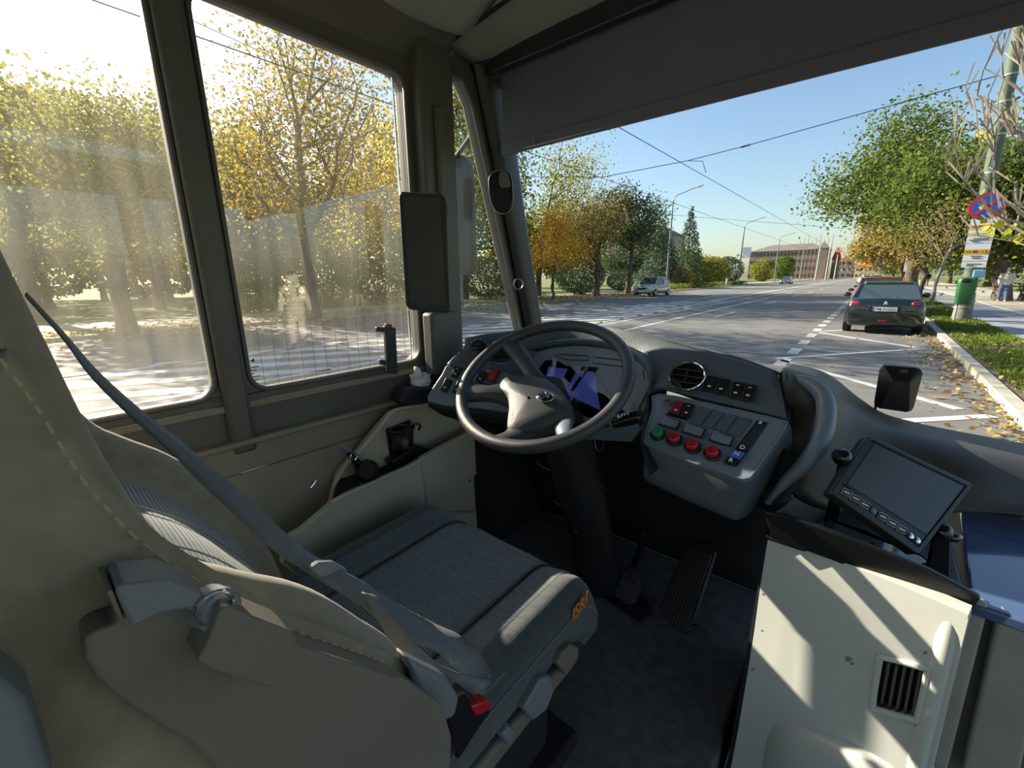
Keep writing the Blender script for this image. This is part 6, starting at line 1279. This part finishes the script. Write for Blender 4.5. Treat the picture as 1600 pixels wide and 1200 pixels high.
# ------------------------------------------------------------------ people
def person(label, pos, h, heading, stride, cols, vox=.018, hair='hair_grey', arms=(.25, -.25), hood=False, pack=False, bent=0):
    """heading: angle of facing about z (0 = +y). One remeshed body with jacket, trousers, shoes and hair on it"""
    r = empty('person', pos, label, 'person'); r.rotation_euler.z = heading; o = V(pos); k = h/1.75
    def Pt(x, y, z): return o+V((x, y+bent*max(0, z-.95), z))*k
    sk_, jac, tro, sho, hai = cols
    hip = [Pt(-.09, 0, .92), Pt(.09, 0, .92)]; ft = [Pt(-.10, stride, .05), Pt(.10, -stride, .05)]
    kn = [Pt(-.10, stride*.75+.06, .49), Pt(.10, -stride*.35+.06, .49)]
    sh_ = [Pt(-.19, 0, 1.42), Pt(.19, 0, 1.42)]; el = [Pt(-.25, arms[0]*.4-.03, 1.14), Pt(.25, arms[1]*.4-.03, 1.14)]; ha = [Pt(-.25, arms[0], .90), Pt(.25, arms[1], .90)]
    def rm_(mb, nm, m, v): ob = mb.build(nm, m, r); md = ob.modifiers.new('r', 'REMESH'); md.mode = 'VOXEL'; md.voxel_size = v; md.use_smooth_shade = True; return ob
    b = MB(); b.tube([Pt(0, 0, .88), Pt(0, .0, 1.1), Pt(0, 0, 1.34), Pt(0, 0, 1.46)], [.13*k, .12*k, .14*k, .07*k], 14, flat=.8); b.tube([Pt(0, 0, 1.44), Pt(0, .01, 1.56)], .052*k, 10)
    b.ell(Pt(0, .02, 1.64), (.075*k, .095*k, .115*k), None, 16, 12); b.ell(Pt(0, .115, 1.625), (.014*k, .02*k, .022*k)); b.ell(Pt(0, .10, 1.59), (.028*k, .012*k, .008*k))
    for s_ in (-1, 1): b.ell(Pt(s_*.076, .01, 1.63), (.012*k, .02*k, .03*k)); b.ell(Pt(s_*.03, .10, 1.65), (.012*k, .01*k, .008*k))
    for i in (0, 1):
        b.tube([hip[i], kn[i], ft[i]], [.085*k, .058*k, .042*k], 10); b.tube([sh_[i], el[i], ha[i]], [.055*k, .042*k, .03*k], 10)
        s_ = -1 if i == 0 else 1; b.ell(ha[i]+V((0, 0, -.05*k)), (.018*k, .038*k, .05*k))
        for f_ in range(4): y = (-.03+.02*f_)*k; b.tube([ha[i]+V((0, y, -.08*k)), ha[i]+V((-s_*.008, y+.006, (-.12-.012*(f_ in (1, 2)))*k)), ha[i]+V((-s_*.02*k, y+.01, (-.145-.012*(f_ in (1, 2)))*k))], .009*k, 6)
        b.tube([ha[i]+V((0, .03*k, -.04*k)), ha[i]+V((-s_*.012*k, .055*k, -.09*k))], .010*k, 6)
    rm_(b, 'body', M_['skin'], vox)
    j = MB(); j.tube([Pt(0, 0, .86), Pt(0, 0, 1.0), Pt(0, 0, 1.2), Pt(0, 0, 1.38), Pt(0, 0, 1.48)], [.185*k, .19*k, .19*k, .20*k, .11*k], 16, flat=.72, upv=(0, 1, 0))
    for i in (0, 1): j.tube([sh_[i], el[i], ha[i]+V((0, 0, .02*k))], [.085*k, .07*k, .055*k], 10)
    if hood: j.ell(Pt(0, -.03, 1.60), (.15*k, .16*k, .17*k)); j.tube([Pt(-.12, .02, 1.46), Pt(0, -.12, 1.5), Pt(.12, .02, 1.46)], .07*k, 8)
    if hood:
        for z in (.95, 1.05, 1.15, 1.25, 1.35): j.tube([Pt(.0, 0, z-.02), Pt(0, 0, z+.02)], .205*k, 16, flat=.74, upv=(0, 1, 0))
    rm_(j, 'jacket', jac, vox)
    t = MB(); t.tube([Pt(0, 0, .82), Pt(0, 0, .98)], .155*k, 14, flat=.8, upv=(0, 1, 0))
    for i in (0, 1): t.tube([hip[i], kn[i], ft[i]+V((0, 0, .06*k))], [.105*k, .078*k, .065*k], 10)
    rm_(t, 'trousers', tro, vox)
    for i in (0, 1): MB().ell(ft[i]+V((0, .05*k, -.005)), (.048*k, .135*k, .05*k), None, 14, 8).build('shoe', sho, r)
    if not hood: MB().ell(Pt(0, -.005, 1.675), (.084*k, .095*k, .098*k), None, 16, 10).build('hair', hai, r)
    else: MB().ell(Pt(0, -.0, 1.70), (.088*k, .1*k, .09*k), None, 16, 10).build('hair', hai, r)
    if pack:
        q = MB().box(Pt(0, -.24, 1.2), (.30*k, .18*k, .46*k)).build('backpack', pack, r, bevel=.05)
        for s_ in (-1, 1): MB().tube([Pt(s_*.12, -.16, 1.42), Pt(s_*.13, .12, 1.44), Pt(s_*.14, .17, 1.25), Pt(s_*.16, -.1, 1.02)], .018*k, 6).build('strap', M_['seat_plastic'], q)
    return r
hg_ = mat('hair_grey', '8a8078', rough=.9); hb_ = mat('hair_dark', '2e2622', rough=.9); jk = mat('jacket_pale', 'b9b3a8', rough=.9); jn_ = mat('jeans', '4a5c80', rough=.9); sh1 = mat('shoes_pale', 'a89880', rough=.8); mar = mat('jacket_maroon', '5a2e34', rough=.9); tan_ = mat('trousers_tan', 'c8a888', rough=.9); drk = mat('clothes_dark', '22242c', rough=.9); cream = mat('jacket_cream', 'e4e0c8', rough=.8); shd = mat('shoes_dark', '2a2624', rough=.8); blu = mat('jacket_blue', '3a4a70', rough=.9); crm2 = mat('trousers_pale', 'cfc8b8', rough=.9)
person('grey-haired person in a pale grey jacket and jeans walking away on the right sidewalk', (5.25, 34.4, .12), 1.78, 0, .16, (None, jk, jn_, sh1, hg_), .02, arms=(-.1, .1), bent=.05)
person('distant person in dark clothes walking on the right path between the tree trunks', (5.0, 78, .12), 1.75, 0, .15, (None, drk, tan_, shd, hb_), .03)
person('person in a maroon top and tan trousers walking on the left sidewalk', (-21.6, 12.7, .11), 1.55, -PI*.55, .26, (None, mar, tan_, shd, hb_), .02, arms=(.18, -.18))
person('tiny figure in blue walking on the left sidewalk behind the silver car', (-21.9, 66, .11), 1.7, PI, .15, (None, blu, drk, shd, hb_), .03)
pg = person('person in a cream hooded puffer jacket with backpack, mirrored in the driver window', (7.2, 4.05, .12), 1.66, 2.2, .1, (None, cream, crm2, shd, hb_), .016, hood=True, pack=cream)
# ------------------------------------------------------------------ light
SUN_DIR = V((-.89, -.085, .43)).normalized()      # towards the sun
sl = bpy.data.lights.new('sun', 'SUN'); so = bpy.data.objects.new('sun', sl); COL.objects.link(so)
sl.energy = 6.5; sl.angle = .0093; sl.color = (1, .88, .70)
so.rotation_euler = SUN_DIR.to_track_quat('Z', 'Y').to_euler(); so.location = (-20, 0, 30)
w = bpy.data.worlds.new('sky'); S.world = w; w.use_nodes = True; nt = w.node_tree; nt.nodes.clear()
wo = nt.nodes.new('ShaderNodeOutputWorld'); bg = nt.nodes.new('ShaderNodeBackground'); sk = nt.nodes.new('ShaderNodeTexSky')
sk.sky_type = 'NISHITA'; sk.sun_disc = False; sk.sun_elevation = math.asin(SUN_DIR.z); sk.sun_rotation = math.atan2(SUN_DIR.x, SUN_DIR.y)
sk.air_density = 1.2; sk.dust_density = 1.3; sk.ozone_density = 2.5; sk.altitude = 100
nt.links.new(sk.outputs[0], bg.inputs[0]); bg.inputs[1].default_value = .10; nt.links.new(bg.outputs[0], wo.inputs[0])
S.view_settings.view_transform = 'Standard'; S.view_settings.look = 'None'; S.view_settings.gamma = 1; S.view_settings.use_curve_mapping = False
S.view_settings.exposure = 1.1
